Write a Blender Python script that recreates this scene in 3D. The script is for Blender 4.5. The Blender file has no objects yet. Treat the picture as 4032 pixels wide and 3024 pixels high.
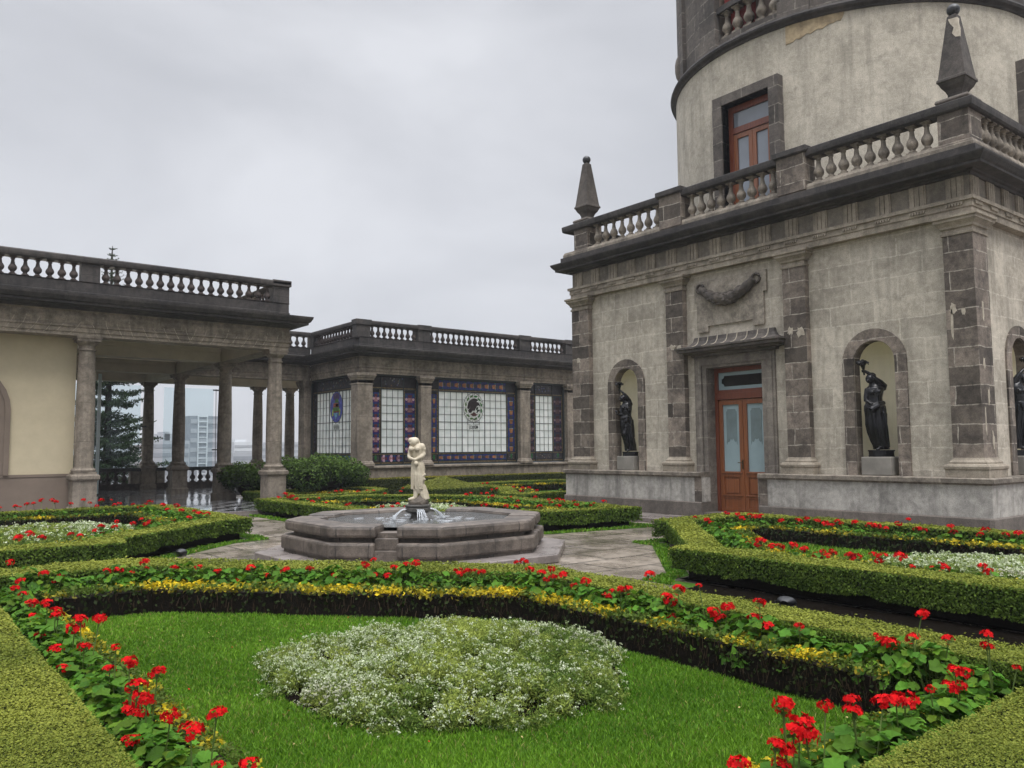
import bpy, math, random
import numpy as np
from mathutils import Matrix, Vector
from mathutils.geometry import tessellate_polygon

random.seed(7)
RNG = np.random.default_rng(7)
SC = bpy.context.scene
COL = SC.collection
R = math.radians
PI = math.pi

# ------------------------------------------------------------------ camera, sky, sun, exposure
CAM = np.array([0.0, 0.0, 1.65])
pitch, yaw, roll = R(4.528), R(38.25), R(-0.47)
fh = Vector((math.sin(yaw), math.cos(yaw), 0))
rt = Vector((math.cos(yaw), -math.sin(yaw), 0))
fw = fh * math.cos(pitch) + Vector((0, 0, math.sin(pitch)))
up = fh * -math.sin(pitch) + Vector((0, 0, math.cos(pitch)))
rt, up = rt * math.cos(roll) + up * math.sin(roll), up * math.cos(roll) - rt * math.sin(roll)
cd = bpy.data.cameras.new('camera')
cd.sensor_width = 36; cd.sensor_fit = 'HORIZONTAL'; cd.lens = 3215 / 4032 * 36
cd.clip_start = 0.05; cd.clip_end = 5000
cam = bpy.data.objects.new('camera', cd); COL.objects.link(cam)
m4 = Matrix.Identity(4)
for i in range(3):
    m4[i][0] = rt[i]; m4[i][1] = up[i]; m4[i][2] = -fw[i]; m4[i][3] = CAM[i]
cam.matrix_world = m4
SC.camera = cam

SUN_EL, SUN_AZ = R(62), R(200)
world = bpy.data.worlds.new('World'); SC.world = world
world.use_nodes = True
wn = world.node_tree; wn.nodes.clear()


def nd(nt, typ, props=None, **ins):
    n = nt.nodes.new('ShaderNode' + typ)
    for k, v in (props or {}).items(): setattr(n, k, v)
    for k, v in ins.items():
        if k.startswith('i') and k[1:].isdigit(): s = n.inputs[int(k[1:])]
        else: s = n.inputs[k.replace('_', ' ')]
        if isinstance(v, bpy.types.NodeSocket): nt.links.new(v, s)
        else:
            if isinstance(v, (tuple, list)) and len(v) == 3 and s.type == 'RGBA': v = (*v, 1)
            s.default_value = v
    return n


def ramp(nt, fac, stops, interp='LINEAR'):
    n = nt.nodes.new('ShaderNodeValToRGB'); cr = n.color_ramp; cr.interpolation = interp
    while len(cr.elements) < len(stops): cr.elements.new(0.5)
    for e, (p, c) in zip(cr.elements, stops):
        e.position = p
        e.color = (c, c, c, 1) if isinstance(c, (int, float)) else (*c, 1)
    nt.links.new(fac, n.inputs[0])
    return n.outputs[0]


def mixc(nt, fac, a, b, mode='MIX'):
    n = nt.nodes.new('ShaderNodeMix'); n.data_type = 'RGBA'; n.blend_type = mode; n.clamp_factor = True
    for k, v in ((0, fac), (6, a), (7, b)):
        if isinstance(v, bpy.types.NodeSocket): nt.links.new(v, n.inputs[k])
        else: n.inputs[k].default_value = v if k == 0 else (*v, 1)
    return n.outputs[2]


def math_(nt, op, a, b=0.0, c=None, clamp=False):
    n = nt.nodes.new('ShaderNodeMath'); n.operation = op; n.use_clamp = clamp
    for k, v in enumerate((a, b, c)):
        if v is None: continue
        if isinstance(v, bpy.types.NodeSocket): nt.links.new(v, n.inputs[k])
        else: n.inputs[k].default_value = v
    return n.outputs[0]


tc = nd(wn, 'TexCoord')
sky = nd(wn, 'TexSky', {'sky_type': 'NISHITA', 'sun_disc': False, 'sun_elevation': SUN_EL, 'sun_rotation': SUN_AZ})
sx = nd(wn, 'SeparateXYZ', i0=tc.outputs['Generated'])
lift = ramp(wn, sx.outputs['Z'], [(0.0, 1.04), (0.54, 1.06), (0.74, 3.5), (1.0, 7.6)])
mp = nd(wn, 'Mapping', i0=tc.outputs['Generated']); mp.inputs['Scale'].default_value = (1.0, 1.0, 2.2)
n1 = nd(wn, 'TexNoise', i0=mp.outputs[0], Scale=1.7, Detail=5.0, Roughness=0.5, Distortion=0.35)
cl = ramp(wn, n1.outputs['Fac'], [(0.30, (0.308, 0.315, 0.338)), (0.5, (0.375, 0.382, 0.405)), (0.68, (0.478, 0.485, 0.508))])
cloud = mixc(wn, 1.0, cl, lift, 'MULTIPLY')
skyd = mixc(wn, 1.0, sky.outputs[0], (0.10, 0.10, 0.10), 'MULTIPLY')
tot = mixc(wn, 0.06, cloud, skyd)
bg = nd(wn, 'Background', Color=tot, Strength=1.0)
wo = nd(wn, 'OutputWorld'); wn.links.new(bg.outputs[0], wo.inputs[0])

sd = bpy.data.lights.new('sun', 'SUN'); sd.energy = 1.4; sd.angle = R(25); sd.color = (1.0, 0.97, 0.93)
so = bpy.data.objects.new('sun', sd); COL.objects.link(so)
so.rotation_euler = (R(90) - SUN_EL, 0, PI - SUN_AZ)
so.location = (0, 0, 60)

SC.view_settings.view_transform = 'Standard'; SC.view_settings.look = 'None'
SC.view_settings.gamma = 1; SC.view_settings.exposure = 0.62
try: SC.view_settings.use_curve_mapping = False
except Exception: pass
SC.render.engine = 'CYCLES'
cy = SC.cycles
cy.use_denoising = True
cy.max_bounces = 8; cy.diffuse_bounces = 6; cy.glossy_bounces = 3; cy.transmission_bounces = 4; cy.transparent_max_bounces = 8
cy.volume_bounces = 0
cy.caustics_reflective = False; cy.caustics_refractive = False

# ------------------------------------------------------------------ materials
MATS = {}


def newmat(name):
    m = bpy.data.materials.new(name); m.use_nodes = True
    nt = m.node_tree; nt.nodes.clear()
    MATS[name] = m
    return m, nt


def finish(nt, bsdf, disp=None):
    o = nd(nt, 'OutputMaterial'); nt.links.new(bsdf, o.inputs[0])


def stone(name, c1, c2, block=None, mortar=(0.4, 0.37, 0.32), mort_mix=0.8, bvar=0.0, pits=0.5, stain=0.4, rough=0.85, bump=0.25, spec=0.35, streak=0.3, msize=0.012, squash=None, wet=0.0):
    m, nt = newmat(name)
    geo = nd(nt, 'NewGeometry'); P = geo.outputs['Position']
    uv = nd(nt, 'UVMap').outputs[0]
    wv = nd(nt, 'TexNoise', i0=P, Scale=2.3, Detail=3.0)
    uv = mixc(nt, 0.035, uv, wv.outputs['Color'], 'LINEAR_LIGHT')
    na = nd(nt, 'TexNoise', i0=P, Scale=1.3, Detail=6.0, Roughness=0.62)
    nb = nd(nt, 'TexNoise', i0=P, Scale=9.0, Detail=6.0, Roughness=0.65)
    nf = nd(nt, 'TexNoise', i0=P, Scale=70.0, Detail=3.0, Roughness=0.6)
    f = math_(nt, 'ADD', math_(nt, 'MULTIPLY', na.outputs['Fac'], 0.55), math_(nt, 'MULTIPLY', nb.outputs['Fac'], 0.45))
    col = mixc(nt, ramp(nt, f, [(0.40, 0.0), (0.60, 1.0)]), c1, c2)
    h = math_(nt, 'MULTIPLY', nb.outputs['Fac'], 0.5)
    if block:
        bt = nd(nt, 'TexBrick', {'offset': block[2], 'squash': 1.0}, Vector=uv, Scale=1.0, Mortar_Size=msize, Mortar_Smooth=0.25, Bias=0.0, Brick_Width=block[0], Row_Height=block[1])
        bt.inputs['Color1'].default_value = (0, 0, 0, 1); bt.inputs['Color2'].default_value = (1, 1, 1, 1); bt.inputs['Mortar'].default_value = (0.5, 0.5, 0.5, 1)
        if bvar:
            g = ramp(nt, bt.outputs['Color'], [(0.0, 1 - bvar), (1.0, 1 + bvar)])
            col = mixc(nt, 1.0, col, g, 'MULTIPLY')
        mm = math_(nt, 'MULTIPLY', bt.outputs['Fac'], ramp(nt, nb.outputs['Fac'], [(0.38, 0.15), (0.56, 1.0)]))
        col = mixc(nt, math_(nt, 'MULTIPLY', mm, mort_mix), col, mortar)
        h = math_(nt, 'SUBTRACT', h, math_(nt, 'MULTIPLY', bt.outputs['Fac'], 0.35))
    if streak:
        mpn = nd(nt, 'Mapping', i0=P); mpn.inputs['Scale'].default_value = (5.0, 5.0, 0.45)
        ns = nd(nt, 'TexNoise', i0=mpn.outputs[0], Scale=1.0, Detail=5.0, Roughness=0.6)
        col = mixc(nt, math_(nt, 'MULTIPLY', ramp(nt, ns.outputs['Fac'], [(0.5, 0.0), (0.68, 1.0)]), streak), col, tuple(x * 0.42 for x in c1))
    if stain:
        n3 = nd(nt, 'TexNoise', i0=P, Scale=3.1, Detail=8.0, Roughness=0.72, Distortion=0.6)
        col = mixc(nt, math_(nt, 'MULTIPLY', ramp(nt, n3.outputs['Fac'], [(0.53, 0.0), (0.66, 1.0)]), stain), col, tuple(x * 0.5 for x in c1))
    col = mixc(nt, 0.55, col, ramp(nt, nf.outputs['Fac'], [(0.3, 0.52), (0.7, 1.48)]), 'MULTIPLY')
    if pits:
        vo = nd(nt, 'TexVoronoi', i0=P, Scale=26.0)
        pm = math_(nt, 'MULTIPLY', ramp(nt, vo.outputs['Distance'], [(0.10, 1.0), (0.22, 0.0)]), ramp(nt, nb.outputs['Fac'], [(0.5, 0.0), (0.6, 1.0)]))
        col = mixc(nt, math_(nt, 'MULTIPLY', pm, pits), col, tuple(x * 0.35 for x in c1))
        h = math_(nt, 'SUBTRACT', h, math_(nt, 'MULTIPLY', pm, 0.8))
    h = math_(nt, 'ADD', h, math_(nt, 'MULTIPLY', nf.outputs['Fac'], 0.25))
    bp = nd(nt, 'Bump', Strength=bump, Distance=0.03, Height=h)
    rr = math_(nt, 'MULTIPLY', rough, ramp(nt, na.outputs['Fac'], [(0.35, 1.0 - wet), (0.6, 1.0)]))
    b = nd(nt, 'BsdfPrincipled', Base_Color=col, Roughness=rr, Normal=bp.outputs[0])
    b.inputs['Specular IOR Level'].default_value = spec
    finish(nt, b.outputs[0])
    return m


def plain(name, c, rough=0.6, spec=0.5, metal=0.0, noise=0.0, nscale=8.0, bump=0.0, coat=0.0, c2=None, stretch=None):
    m, nt = newmat(name)
    P = nd(nt, 'NewGeometry').outputs['Position']
    if stretch:
        mpn = nd(nt, 'Mapping', i0=P); mpn.inputs['Scale'].default_value = stretch; P = mpn.outputs[0]
    nz = nd(nt, 'TexNoise', i0=P, Scale=nscale, Detail=5.0, Roughness=0.6)
    col = mixc(nt, ramp(nt, nz.outputs['Fac'], [(0.33, 0.0), (0.67, 1.0)]), tuple(x * (1 - noise) for x in c), c2 or tuple(min(1, x * (1 + noise)) for x in c))
    b = nd(nt, 'BsdfPrincipled', Base_Color=col, Roughness=rough, Metallic=metal)
    b.inputs['Specular IOR Level'].default_value = spec
    b.inputs['Coat Weight'].default_value = coat
    if bump:
        bp = nd(nt, 'Bump', Strength=bump, Distance=0.02, Height=nz.outputs['Fac'])
        nt.links.new(bp.outputs[0], b.inputs['Normal'])
    finish(nt, b.outputs[0])
    return m


def leafmat(name, transl=0.3, rough=0.45, spec=0.35, sat=1.0):
    m, nt = newmat(name)
    at = nd(nt, 'Attribute', {'attribute_name': 'Col'})
    b = nd(nt, 'BsdfPrincipled', Base_Color=at.outputs['Color'], Roughness=rough)
    b.inputs['Specular IOR Level'].default_value = spec
    t = nd(nt, 'BsdfTranslucent', Color=at.outputs['Color'])
    mx = nd(nt, 'MixShader', i0=transl, i1=b.outputs[0], i2=t.outputs[0])
    finish(nt, mx.outputs[0])
    return m


STUCCO = stone('stucco_masonry', (0.315, 0.282, 0.228), (0.52, 0.47, 0.388), block=(0.92, 0.40, 0.5), mortar=(0.60, 0.55, 0.46), mort_mix=0.68, pits=0.4, stain=0.34, streak=0.38, bvar=0.12, msize=0.014)
STUCCO_LOW = stone('patched_plaster', (0.25, 0.238, 0.215), (0.46, 0.437, 0.395), pits=0.25, stain=0.45, streak=0.55)
DRUMST = stone('drum_plaster', (0.335, 0.305, 0.248), (0.50, 0.455, 0.375), block=(1.1, 0.52, 0.5), mortar=(0.42, 0.385, 0.33), mort_mix=0.4, pits=0.3, stain=0.38, streak=0.35)
DARKBLK = stone('dark_volcanic_blocks', (0.075, 0.062, 0.052), (0.20, 0.166, 0.135), block=(1.06, 0.335, 0.5), mortar=(0.42, 0.38, 0.32), mort_mix=0.9, bvar=0.62, pits=0.7, stain=0.35, streak=0.15, msize=0.010)
DARKBIG = stone('dark_volcanic_ashlar', (0.058, 0.051, 0.046), (0.115, 0.099, 0.086), block=(0.85, 0.42, 0.5), mortar=(0.26, 0.235, 0.2), mort_mix=0.7, bvar=0.3, pits=0.6, stain=0.35, streak=0.2, msize=0.014)
PLINTH = stone('plinth_stone', (0.10, 0.087, 0.075), (0.165, 0.142, 0.122), block=(1.3, 0.6, 0.5), mortar=(0.07, 0.06, 0.055), mort_mix=0.6, pits=0.8, stain=0.35, streak=0.25, bvar=0.12)
MEDST = stone('entablature_stone', (0.19, 0.163, 0.127), (0.35, 0.303, 0.24), pits=0.4, stain=0.4, streak=0.4)
COLST = stone('column_stone', (0.135, 0.114, 0.091), (0.285, 0.243, 0.196), block=(4.0, 0.95, 0.5), mortar=(0.07, 0.06, 0.05), mort_mix=0.7, pits=0.5, stain=0.4, streak=0.5, bvar=0.12, msize=0.008)
WINGST = stone('wing_stone', (0.14, 0.118, 0.092), (0.30, 0.255, 0.20), block=(0.55, 0.30, 0.5), mortar=(0.30, 0.265, 0.22), mort_mix=0.45, pits=0.4, stain=0.45, streak=0.5, bvar=0.10, msize=0.008)
WEATH = stone('weathered_black_stone', (0.026, 0.024, 0.024), (0.066, 0.058, 0.053), block=(1.2, 3.0, 0.0), mortar=(0.02, 0.02, 0.02), mort_mix=0.5, pits=0.3, stain=0.4, streak=0.4, bvar=0.2, rough=0.75)
BALST = stone('baluster_stone', (0.125, 0.107, 0.087), (0.30, 0.26, 0.208), pits=0.3, stain=0.5, streak=0.5)
BALDK = stone('dark_baluster_stone', (0.045, 0.036, 0.034), (0.095, 0.075, 0.066), pits=0.3, stain=0.4, streak=0.3)
LEDGE = stone('ledge_stone', (0.10, 0.085, 0.07), (0.27, 0.235, 0.19), block=(1.1, 3.0, 0.0), mortar=(0.35, 0.31, 0.26), mort_mix=0.6, pits=0.5, stain=0.5, streak=0.3, bvar=0.25)
FOUNT = stone('fountain_stone', (0.052, 0.043, 0.036), (0.155, 0.127, 0.104), block=(0.47, 0.6, 0.0), mortar=(0.03, 0.026, 0.023), mort_mix=1.0, pits=0.9, stain=0.55, streak=0.35, bvar=0.16, rough=0.6, spec=0.5, msize=0.012, wet=0.35)
FLOORST = stone('wet_platform_stone', (0.15, 0.13, 0.12), (0.235, 0.205, 0.19), block=(1.3, 1.3, 0.5), mortar=(0.06, 0.05, 0.045), mort_mix=0.9, pits=0.2, stain=0.4, streak=0, rough=0.42, spec=0.5, bump=0.1, msize=0.008, wet=0.6)
PAVE = stone('wet_flagstone', (0.12, 0.10, 0.08), (0.25, 0.212, 0.172), block=(1.25, 0.8, 0.5), mortar=(0.025, 0.021, 0.017), mort_mix=1.0, bvar=0.32, pits=0.15, stain=0.4, streak=0, rough=0.40, spec=0.5, bump=0.12, msize=0.032, wet=0.75)
CREAM = plain('cream_plaster', (0.52, 0.45, 0.315), 0.85, 0.2, noise=0.05, nscale=3.0, bump=0.05)
DADO = plain('brown_dado', (0.185, 0.145, 0.115), 0.7, 0.3, noise=0.1, nscale=2.0)
NICHEC = plain('niche_cream', (0.86, 0.80, 0.61), 0.85, 0.2, noise=0.04, nscale=4.0)
BEAM = plain('beam_plaster', (0.42, 0.38, 0.31), 0.85, 0.2, noise=0.1, nscale=2.0)
CEIL = plain('ceiling_plaster', (0.80, 0.735, 0.61), 0.85, 0.2, noise=0.06, nscale=2.0)
WOOD = plain('varnished_wood', (0.205, 0.068, 0.024), 0.36, 0.5, noise=0.22, nscale=1.0, coat=0.3, stretch=(26.0, 26.0, 1.3), bump=0.04)
WOODR = plain('red_brown_wood', (0.15, 0.040, 0.019), 0.38, 0.5, noise=0.2, nscale=1.0, coat=0.2, stretch=(26.0, 26.0, 1.3))
GLASSF = plain('frosted_glass', (0.27, 0.36, 0.38), 0.35, 0.5, noise=0.08, nscale=3.0)
GLASSE = plain('etched_glass_dark', (0.16, 0.215, 0.225), 0.2, 0.6, noise=0.12, nscale=5.0)
GLASSD = plain('dark_glass', (0.012, 0.013, 0.013), 0.08, 0.6)
GLASSW = plain('sky_reflecting_glass', (0.20, 0.225, 0.26), 0.06, 1.0, noise=0.12, nscale=1.2)
BRONZE = plain('black_bronze', (0.006, 0.006, 0.0075), 0.27, 0.38, noise=0.4, nscale=14.0, bump=0.08)
MARBLE = plain('aged_marble', (0.38, 0.325, 0.235), 0.6, 0.35, noise=0.1, nscale=5.0, bump=0.12, c2=(0.58, 0.52, 0.40))
ROCK = plain('mossy_statue_rock', (0.105, 0.088, 0.07), 0.75, 0.35, noise=0.4, nscale=16.0, bump=0.5)
CONCRETE = plain('grey_cement', (0.225, 0.21, 0.185), 0.85, 0.3, noise=0.18, nscale=3.0, bump=0.1)
PATCHW = plain('white_plaster_patch', (0.40, 0.355, 0.285), 0.9, 0.2, noise=0.2, nscale=12.0, bump=0.2)
PATCHT = plain('exposed_tan_masonry', (0.33, 0.26, 0.165), 0.9, 0.2, noise=0.35, nscale=7.0, bump=0.3)
SOIL_SHADE = plain('wet_soil_and_shade', (0.006, 0.0047, 0.0035), 1.0, 0.01, noise=0.4, nscale=30.0, bump=0.6)  # bed soil, and the painted shade sheet between the two nearest hedges
LAWNB = plain('lawn_base', (0.040, 0.095, 0.008), 0.9, 0.15, noise=0.25, nscale=20.0, bump=0.3)
HEDGEC = plain('hedge_core', (0.018, 0.026, 0.008), 0.9, 0.1, noise=0.4, nscale=40.0, bump=0.6)
TWIG = plain('dark_twigs', (0.009, 0.0065, 0.0045), 0.9, 0.15, noise=0.4, nscale=40.0, bump=0.5)
STALK = plain('green_stalk', (0.085, 0.13, 0.028), 0.6, 0.3, noise=0.2)
BARK = plain('conifer_bark', (0.045, 0.035, 0.028), 0.9, 0.2, noise=0.3, nscale=10.0, bump=0.4)
LEAD = plain('lead_came', (0.022, 0.03, 0.03), 0.5, 0.4, noise=0.1)
IRON = plain('dark_iron', (0.015, 0.016, 0.018), 0.4, 0.5, noise=0.1)
LAMPG = plain('lamp_glass', (0.10, 0.11, 0.12), 0.12, 0.7)
EDGEG = plain('glass_edge_tint', (0.55, 0.66, 0.68), 0.1, 0.7)
BRASS = plain('dull_brass', (0.10, 0.07, 0.035), 0.4, 0.5, metal=0.8)
REDCL = plain('red_cloth', (0.16, 0.022, 0.018), 0.8, 0.2, noise=0.15)
FARW = plain('hazed_concrete', (0.36, 0.37, 0.395), 0.9, 0.2, noise=0.06, nscale=0.2)  # far building colours are paled, so part of the mist is painted in
FARD = plain('hazed_window_band', (0.21, 0.225, 0.25), 0.7, 0.3, noise=0.15, nscale=0.5)  # window bands lightened too, mist painted into the colour
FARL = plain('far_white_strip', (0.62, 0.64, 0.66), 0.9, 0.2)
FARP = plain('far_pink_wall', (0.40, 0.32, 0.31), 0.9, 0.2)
HILL = plain('valley_ground', (0.05, 0.065, 0.04), 0.95, 0.1, noise=0.4, nscale=0.02)

LEAF = leafmat('leaf', 0.3, 0.6, 0.10)
GERL = leafmat('geranium_leaf', 0.3, 0.6, 0.10)
PETAL = leafmat('petal', 0.2, 0.7, 0.04)
GRASSM = leafmat('grass_blade', 0.3, 0.55, 0.15)


def checker_mat():
    m, nt = newmat('wet_checker_marble')
    uv = nd(nt, 'UVMap').outputs[0]
    ck = nd(nt, 'TexChecker', Vector=uv, Scale=2.2); ck.inputs['Color1'].default_value = (0.48, 0.48, 0.49, 1); ck.inputs['Color2'].default_value = (0.028, 0.028, 0.032, 1)
    P = nd(nt, 'NewGeometry').outputs['Position']
    nz = nd(nt, 'TexNoise', i0=P, Scale=2.0, Detail=4.0)
    b = nd(nt, 'BsdfPrincipled', Base_Color=ck.outputs[0], Roughness=ramp(nt, nz.outputs['Fac'], [(0.35, 0.06), (0.65, 0.24)]))
    b.inputs['Coat Weight'].default_value = 0.7; b.inputs['Coat Roughness'].default_value = 0.05
    finish(nt, b.outputs[0]); return m


def pane_mat():
    m, nt = newmat('milk_glass')
    P = nd(nt, 'NewGeometry').outputs['Position']
    mpn = nd(nt, 'Mapping', i0=P); mpn.inputs['Scale'].default_value = (2.2, 2.2, 1.4)
    nz = nd(nt, 'TexNoise', i0=mpn.outputs[0], Scale=1.6, Detail=4.0)
    col = ramp(nt, nz.outputs['Fac'], [(0.3, (0.76, 0.80, 0.79)), (0.7, (0.92, 0.93, 0.93))])
    b = nd(nt, 'BsdfPrincipled', Base_Color=col, Roughness=0.25)
    t = nd(nt, 'BsdfTranslucent', Color=col)
    mx = nd(nt, 'MixShader', i0=0.68, i1=b.outputs[0], i2=t.outputs[0])
    finish(nt, mx.outputs[0]); return m


def stained_mat():
    m, nt = newmat('stained_glass')
    at = nd(nt, 'Attribute', {'attribute_name': 'Col'})
    P = nd(nt, 'NewGeometry').outputs['Position']
    nz = nd(nt, 'TexNoise', i0=P, Scale=9.0, Detail=3.0)
    col = mixc(nt, 1.0, at.outputs['Color'], ramp(nt, nz.outputs['Fac'], [(0.3, 0.6), (0.7, 1.3)]), 'MULTIPLY')
    b = nd(nt, 'BsdfPrincipled', Base_Color=col, Roughness=0.3)
    t = nd(nt, 'BsdfTranslucent', Color=col)
    mx = nd(nt, 'MixShader', i0=0.5, i1=b.outputs[0], i2=t.outputs[0])
    finish(nt, mx.outputs[0]); return m


def clear_glass():
    m, nt = newmat('clear_screen_glass')
    lw = nd(nt, 'LayerWeight', Blend=0.25)
    t = nd(nt, 'BsdfTransparent', Color=(0.90, 0.95, 0.96))
    g = nd(nt, 'BsdfGlossy', Color=(0.8, 0.9, 0.95), Roughness=0.03)
    mx = nd(nt, 'MixShader', i0=math_(nt, 'MULTIPLY', lw.outputs['Fresnel'], 0.5), i1=t.outputs[0], i2=g.outputs[0])
    finish(nt, mx.outputs[0]); return m


def water_mat():
    m, nt = newmat('fountain_water')
    P = nd(nt, 'NewGeometry').outputs['Position']
    mpn = nd(nt, 'Mapping', i0=P); mpn.inputs['Scale'].default_value = (1, 1, 1)
    n1_ = nd(nt, 'TexNoise', i0=mpn.outputs[0], Scale=9.0, Detail=4.0, Roughness=0.6, Distortion=0.8)
    n2_ = nd(nt, 'TexNoise', i0=P, Scale=34.0, Detail=2.0)
    h = math_(nt, 'ADD', n1_.outputs['Fac'], math_(nt, 'MULTIPLY', n2_.outputs['Fac'], 0.3))
    bp = nd(nt, 'Bump', Strength=0.55, Distance=0.06, Height=h)
    b = nd(nt, 'BsdfPrincipled', Base_Color=(0.075, 0.077, 0.075), Roughness=0.06, Normal=bp.outputs[0])
    b.inputs['Specular IOR Level'].default_value = 0.9
    finish(nt, b.outputs[0]); return m


CHECK = checker_mat(); MILK = pane_mat(); STAIN = stained_mat(); CLEAR = clear_glass(); WATER = water_mat()
SPRAY = plain('white_water', (0.50, 0.525, 0.55), 0.12, 0.9, noise=0.2, nscale=40.0, bump=0.6)

# ------------------------------------------------------------------ mesh builder
def ident(p): return p


def scaled(s):
    def f(p): return (CAM[0] + s * (p[0] - CAM[0]), CAM[1] + s * (p[1] - CAM[1]), CAM[2] + s * (p[2] - CAM[2]))
    return f


class MB:
    def __init__(self): self.v = []; self.f = []; self.c = []

    def add(self, pts): i = len(self.v); self.v.extend(pts); return i

    def poly(self, pts, col=None):
        i = self.add([tuple(p) for p in pts]); self.f.append(tuple(range(i, i + len(pts)))); self.c.append(col); return self

    def box(self, x0, y0, z0, x1, y1, z1):
        i = self.add([(x0, y0, z0), (x1, y0, z0), (x1, y1, z0), (x0, y1, z0), (x0, y0, z1), (x1, y0, z1), (x1, y1, z1), (x0, y1, z1)])
        for q in ((3, 2, 1, 0), (4, 5, 6, 7), (0, 1, 5, 4), (1, 2, 6, 5), (2, 3, 7, 6), (3, 0, 4, 7)):
            self.f.append(tuple(i + k for k in q)); self.c.append(None)
        return self

    def loft(self, rings, closed=True, cap=True):
        n = len(rings[0]); base = [self.add([tuple(p) for p in r]) for r in rings]
        for a, b in zip(base, base[1:]):
            for k in range(n if closed else n - 1):
                j = (k + 1) % n
                self.f.append((a + k, a + j, b + j, b + k)); self.c.append(None)
        if cap:
            self.f.append(tuple(base[0] + k for k in range(n))[::-1]); self.c.append(None)
            self.f.append(tuple(base[-1] + k for k in range(n))); self.c.append(None)
        return self

    def prism(self, pl, z0, z1):
        return self.loft([[(x, y, z0) for x, y in pl], [(x, y, z1) for x, y in pl]])

    def prism_hole(self, outer, inner, z0, z1):
        polys = [[Vector((x, y, 0)) for x, y in outer], [Vector((x, y, 0)) for x, y in inner]]
        tris = tessellate_polygon(polys); pts = outer + inner
        for z in (z0, z1):
            i = self.add([(x, y, z) for x, y in pts])
            for t in tris: self.f.append(tuple(i + k for k in t)); self.c.append(None)
        for pl in (outer, inner):
            self.loft([[(x, y, z0) for x, y in pl], [(x, y, z1) for x, y in pl]], cap=False)
        return self

    def lathe(self, cx, cy, prof, n=16, square=()):
        rings = []
        for k, (r, z) in enumerate(prof):
            rings.append([(cx + r * math.cos(2 * PI * (j + 0.5) / n), cy + r * math.sin(2 * PI * (j + 0.5) / n), z) for j in range(n)])
        return self.loft(rings)

    def tube(self, path, rad, n=8):
        rings = []; path = [Vector(p) for p in path]
        for k, p in enumerate(path):
            d = (path[min(k + 1, len(path) - 1)] - path[max(k - 1, 0)]).normalized()
            a = d.cross(Vector((0, 0, 1)))
            if a.length < 1e-3: a = d.cross(Vector((0, 1, 0)))
            a.normalize(); b = d.cross(a)
            r = rad[k] if isinstance(rad, (list, tuple)) else rad
            rings.append([tuple(p + (a * math.cos(2 * PI * j / n) + b * math.sin(2 * PI * j / n)) * r) for j in range(n)])
        return self.loft(rings)

    def ball(self, c, r, n=12, m=8, sc=(1, 1, 1)):
        rings = []
        for i in range(1, m):
            t = PI * i / m
            rings.append([(c[0] + r * sc[0] * math.sin(t) * math.cos(2 * PI * j / n), c[1] + r * sc[1] * math.sin(t) * math.sin(2 * PI * j / n), c[2] - r * sc[2] * math.cos(t)) for j in range(n)])
        return self.loft(rings)

    def mould(self, path, prof, closed=True, caps=True):
        n = len(path); rows = []
        for k in range(n):
            p = Vector(path[k])
            a = Vector(path[k - 1]) if (closed or k > 0) else None
            b = Vector(path[(k + 1) % n]) if (closed or k < n - 1) else None
            ns = []
            if a is not None: d = (p - a).normalized(); ns.append(Vector((d.y, -d.x)))
            if b is not None: d = (b - p).normalized(); ns.append(Vector((d.y, -d.x)))
            if len(ns) == 2: m = ns[0] + ns[1]; m = m / max(0.2, (m.dot(ns[0])))
            else: m = ns[0]
            rows.append([(p.x + m.x * o, p.y + m.y * o, z) for o, z in prof])
        base = [self.add(r) for r in rows]; q = len(prof)
        for k in range(n if closed else n - 1):
            a, b = base[k], base[(k + 1) % n]
            for j in range(q - 1): self.f.append((a + j, b + j, b + j + 1, a + j + 1)); self.c.append(None)
        if not closed and caps:
            self.f.append(tuple(base[0] + j for j in range(q))); self.c.append(None)
            self.f.append(tuple(base[-1] + j for j in range(q))[::-1]); self.c.append(None)
        return self

    def build(self, name, mat, parent=None, tf=ident, org=None, smooth=False, cyl=None, bevel=0.0, sharp=35):
        if parent is not None and org is None: org = parent.get('_o') or (0, 0, 0)
        if org is None: org = (0, 0, 0)
        V = [tf(p) for p in self.v]
        me = bpy.data.meshes.new(name)
        me.from_pydata([(p[0] - org[0], p[1] - org[1], p[2] - org[2]) for p in V], [], self.f)
        me.materials.append(mat)
        uvl = me.uv_layers.new(name='UVMap')
        uvs = np.empty((len(me.loops), 2), dtype=np.float32); li = 0
        for poly in me.polygons:
            nx, ny, nz = poly.normal
            vs = [V[k] for k in poly.vertices]
            if abs(nz) < 0.75:
                if cyl:
                    an = [math.atan2(p[1] - cyl[1], p[0] - cyl[0]) for p in vs]
                    an = [(a + 2 * PI) if a < -PI * 0.5 + 0.001 else a for a in an]
                    if max(an) - min(an) > PI: an = [a + 2 * PI if a < PI else a for a in an]
                    for a, p in zip(an, vs): uvs[li] = (a * cyl[2], p[2]); li += 1
                else:
                    L = math.hypot(nx, ny) or 1; tx, ty = -ny / L, nx / L
                    if abs(tx) > abs(ty) and tx < 0 or abs(ty) >= abs(tx) and ty < 0: tx, ty = -tx, -ty
                    for p in vs: uvs[li] = (p[0] * tx + p[1] * ty, p[2]); li += 1
            else:
                for p in vs: uvs[li] = (p[0], p[1]); li += 1
        uvl.data.foreach_set('uv', uvs.ravel())
        if any(c is not None for c in self.c):
            at = me.attributes.new('Col', 'FLOAT_COLOR', 'CORNER')
            arr = []
            for c, poly in zip(self.c, me.polygons): arr.extend([(*(c or (0.5, 0.5, 0.5)), 1.0)] * poly.loop_total)
            at.data.foreach_set('color', np.array(arr, dtype=np.float32).ravel())
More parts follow.
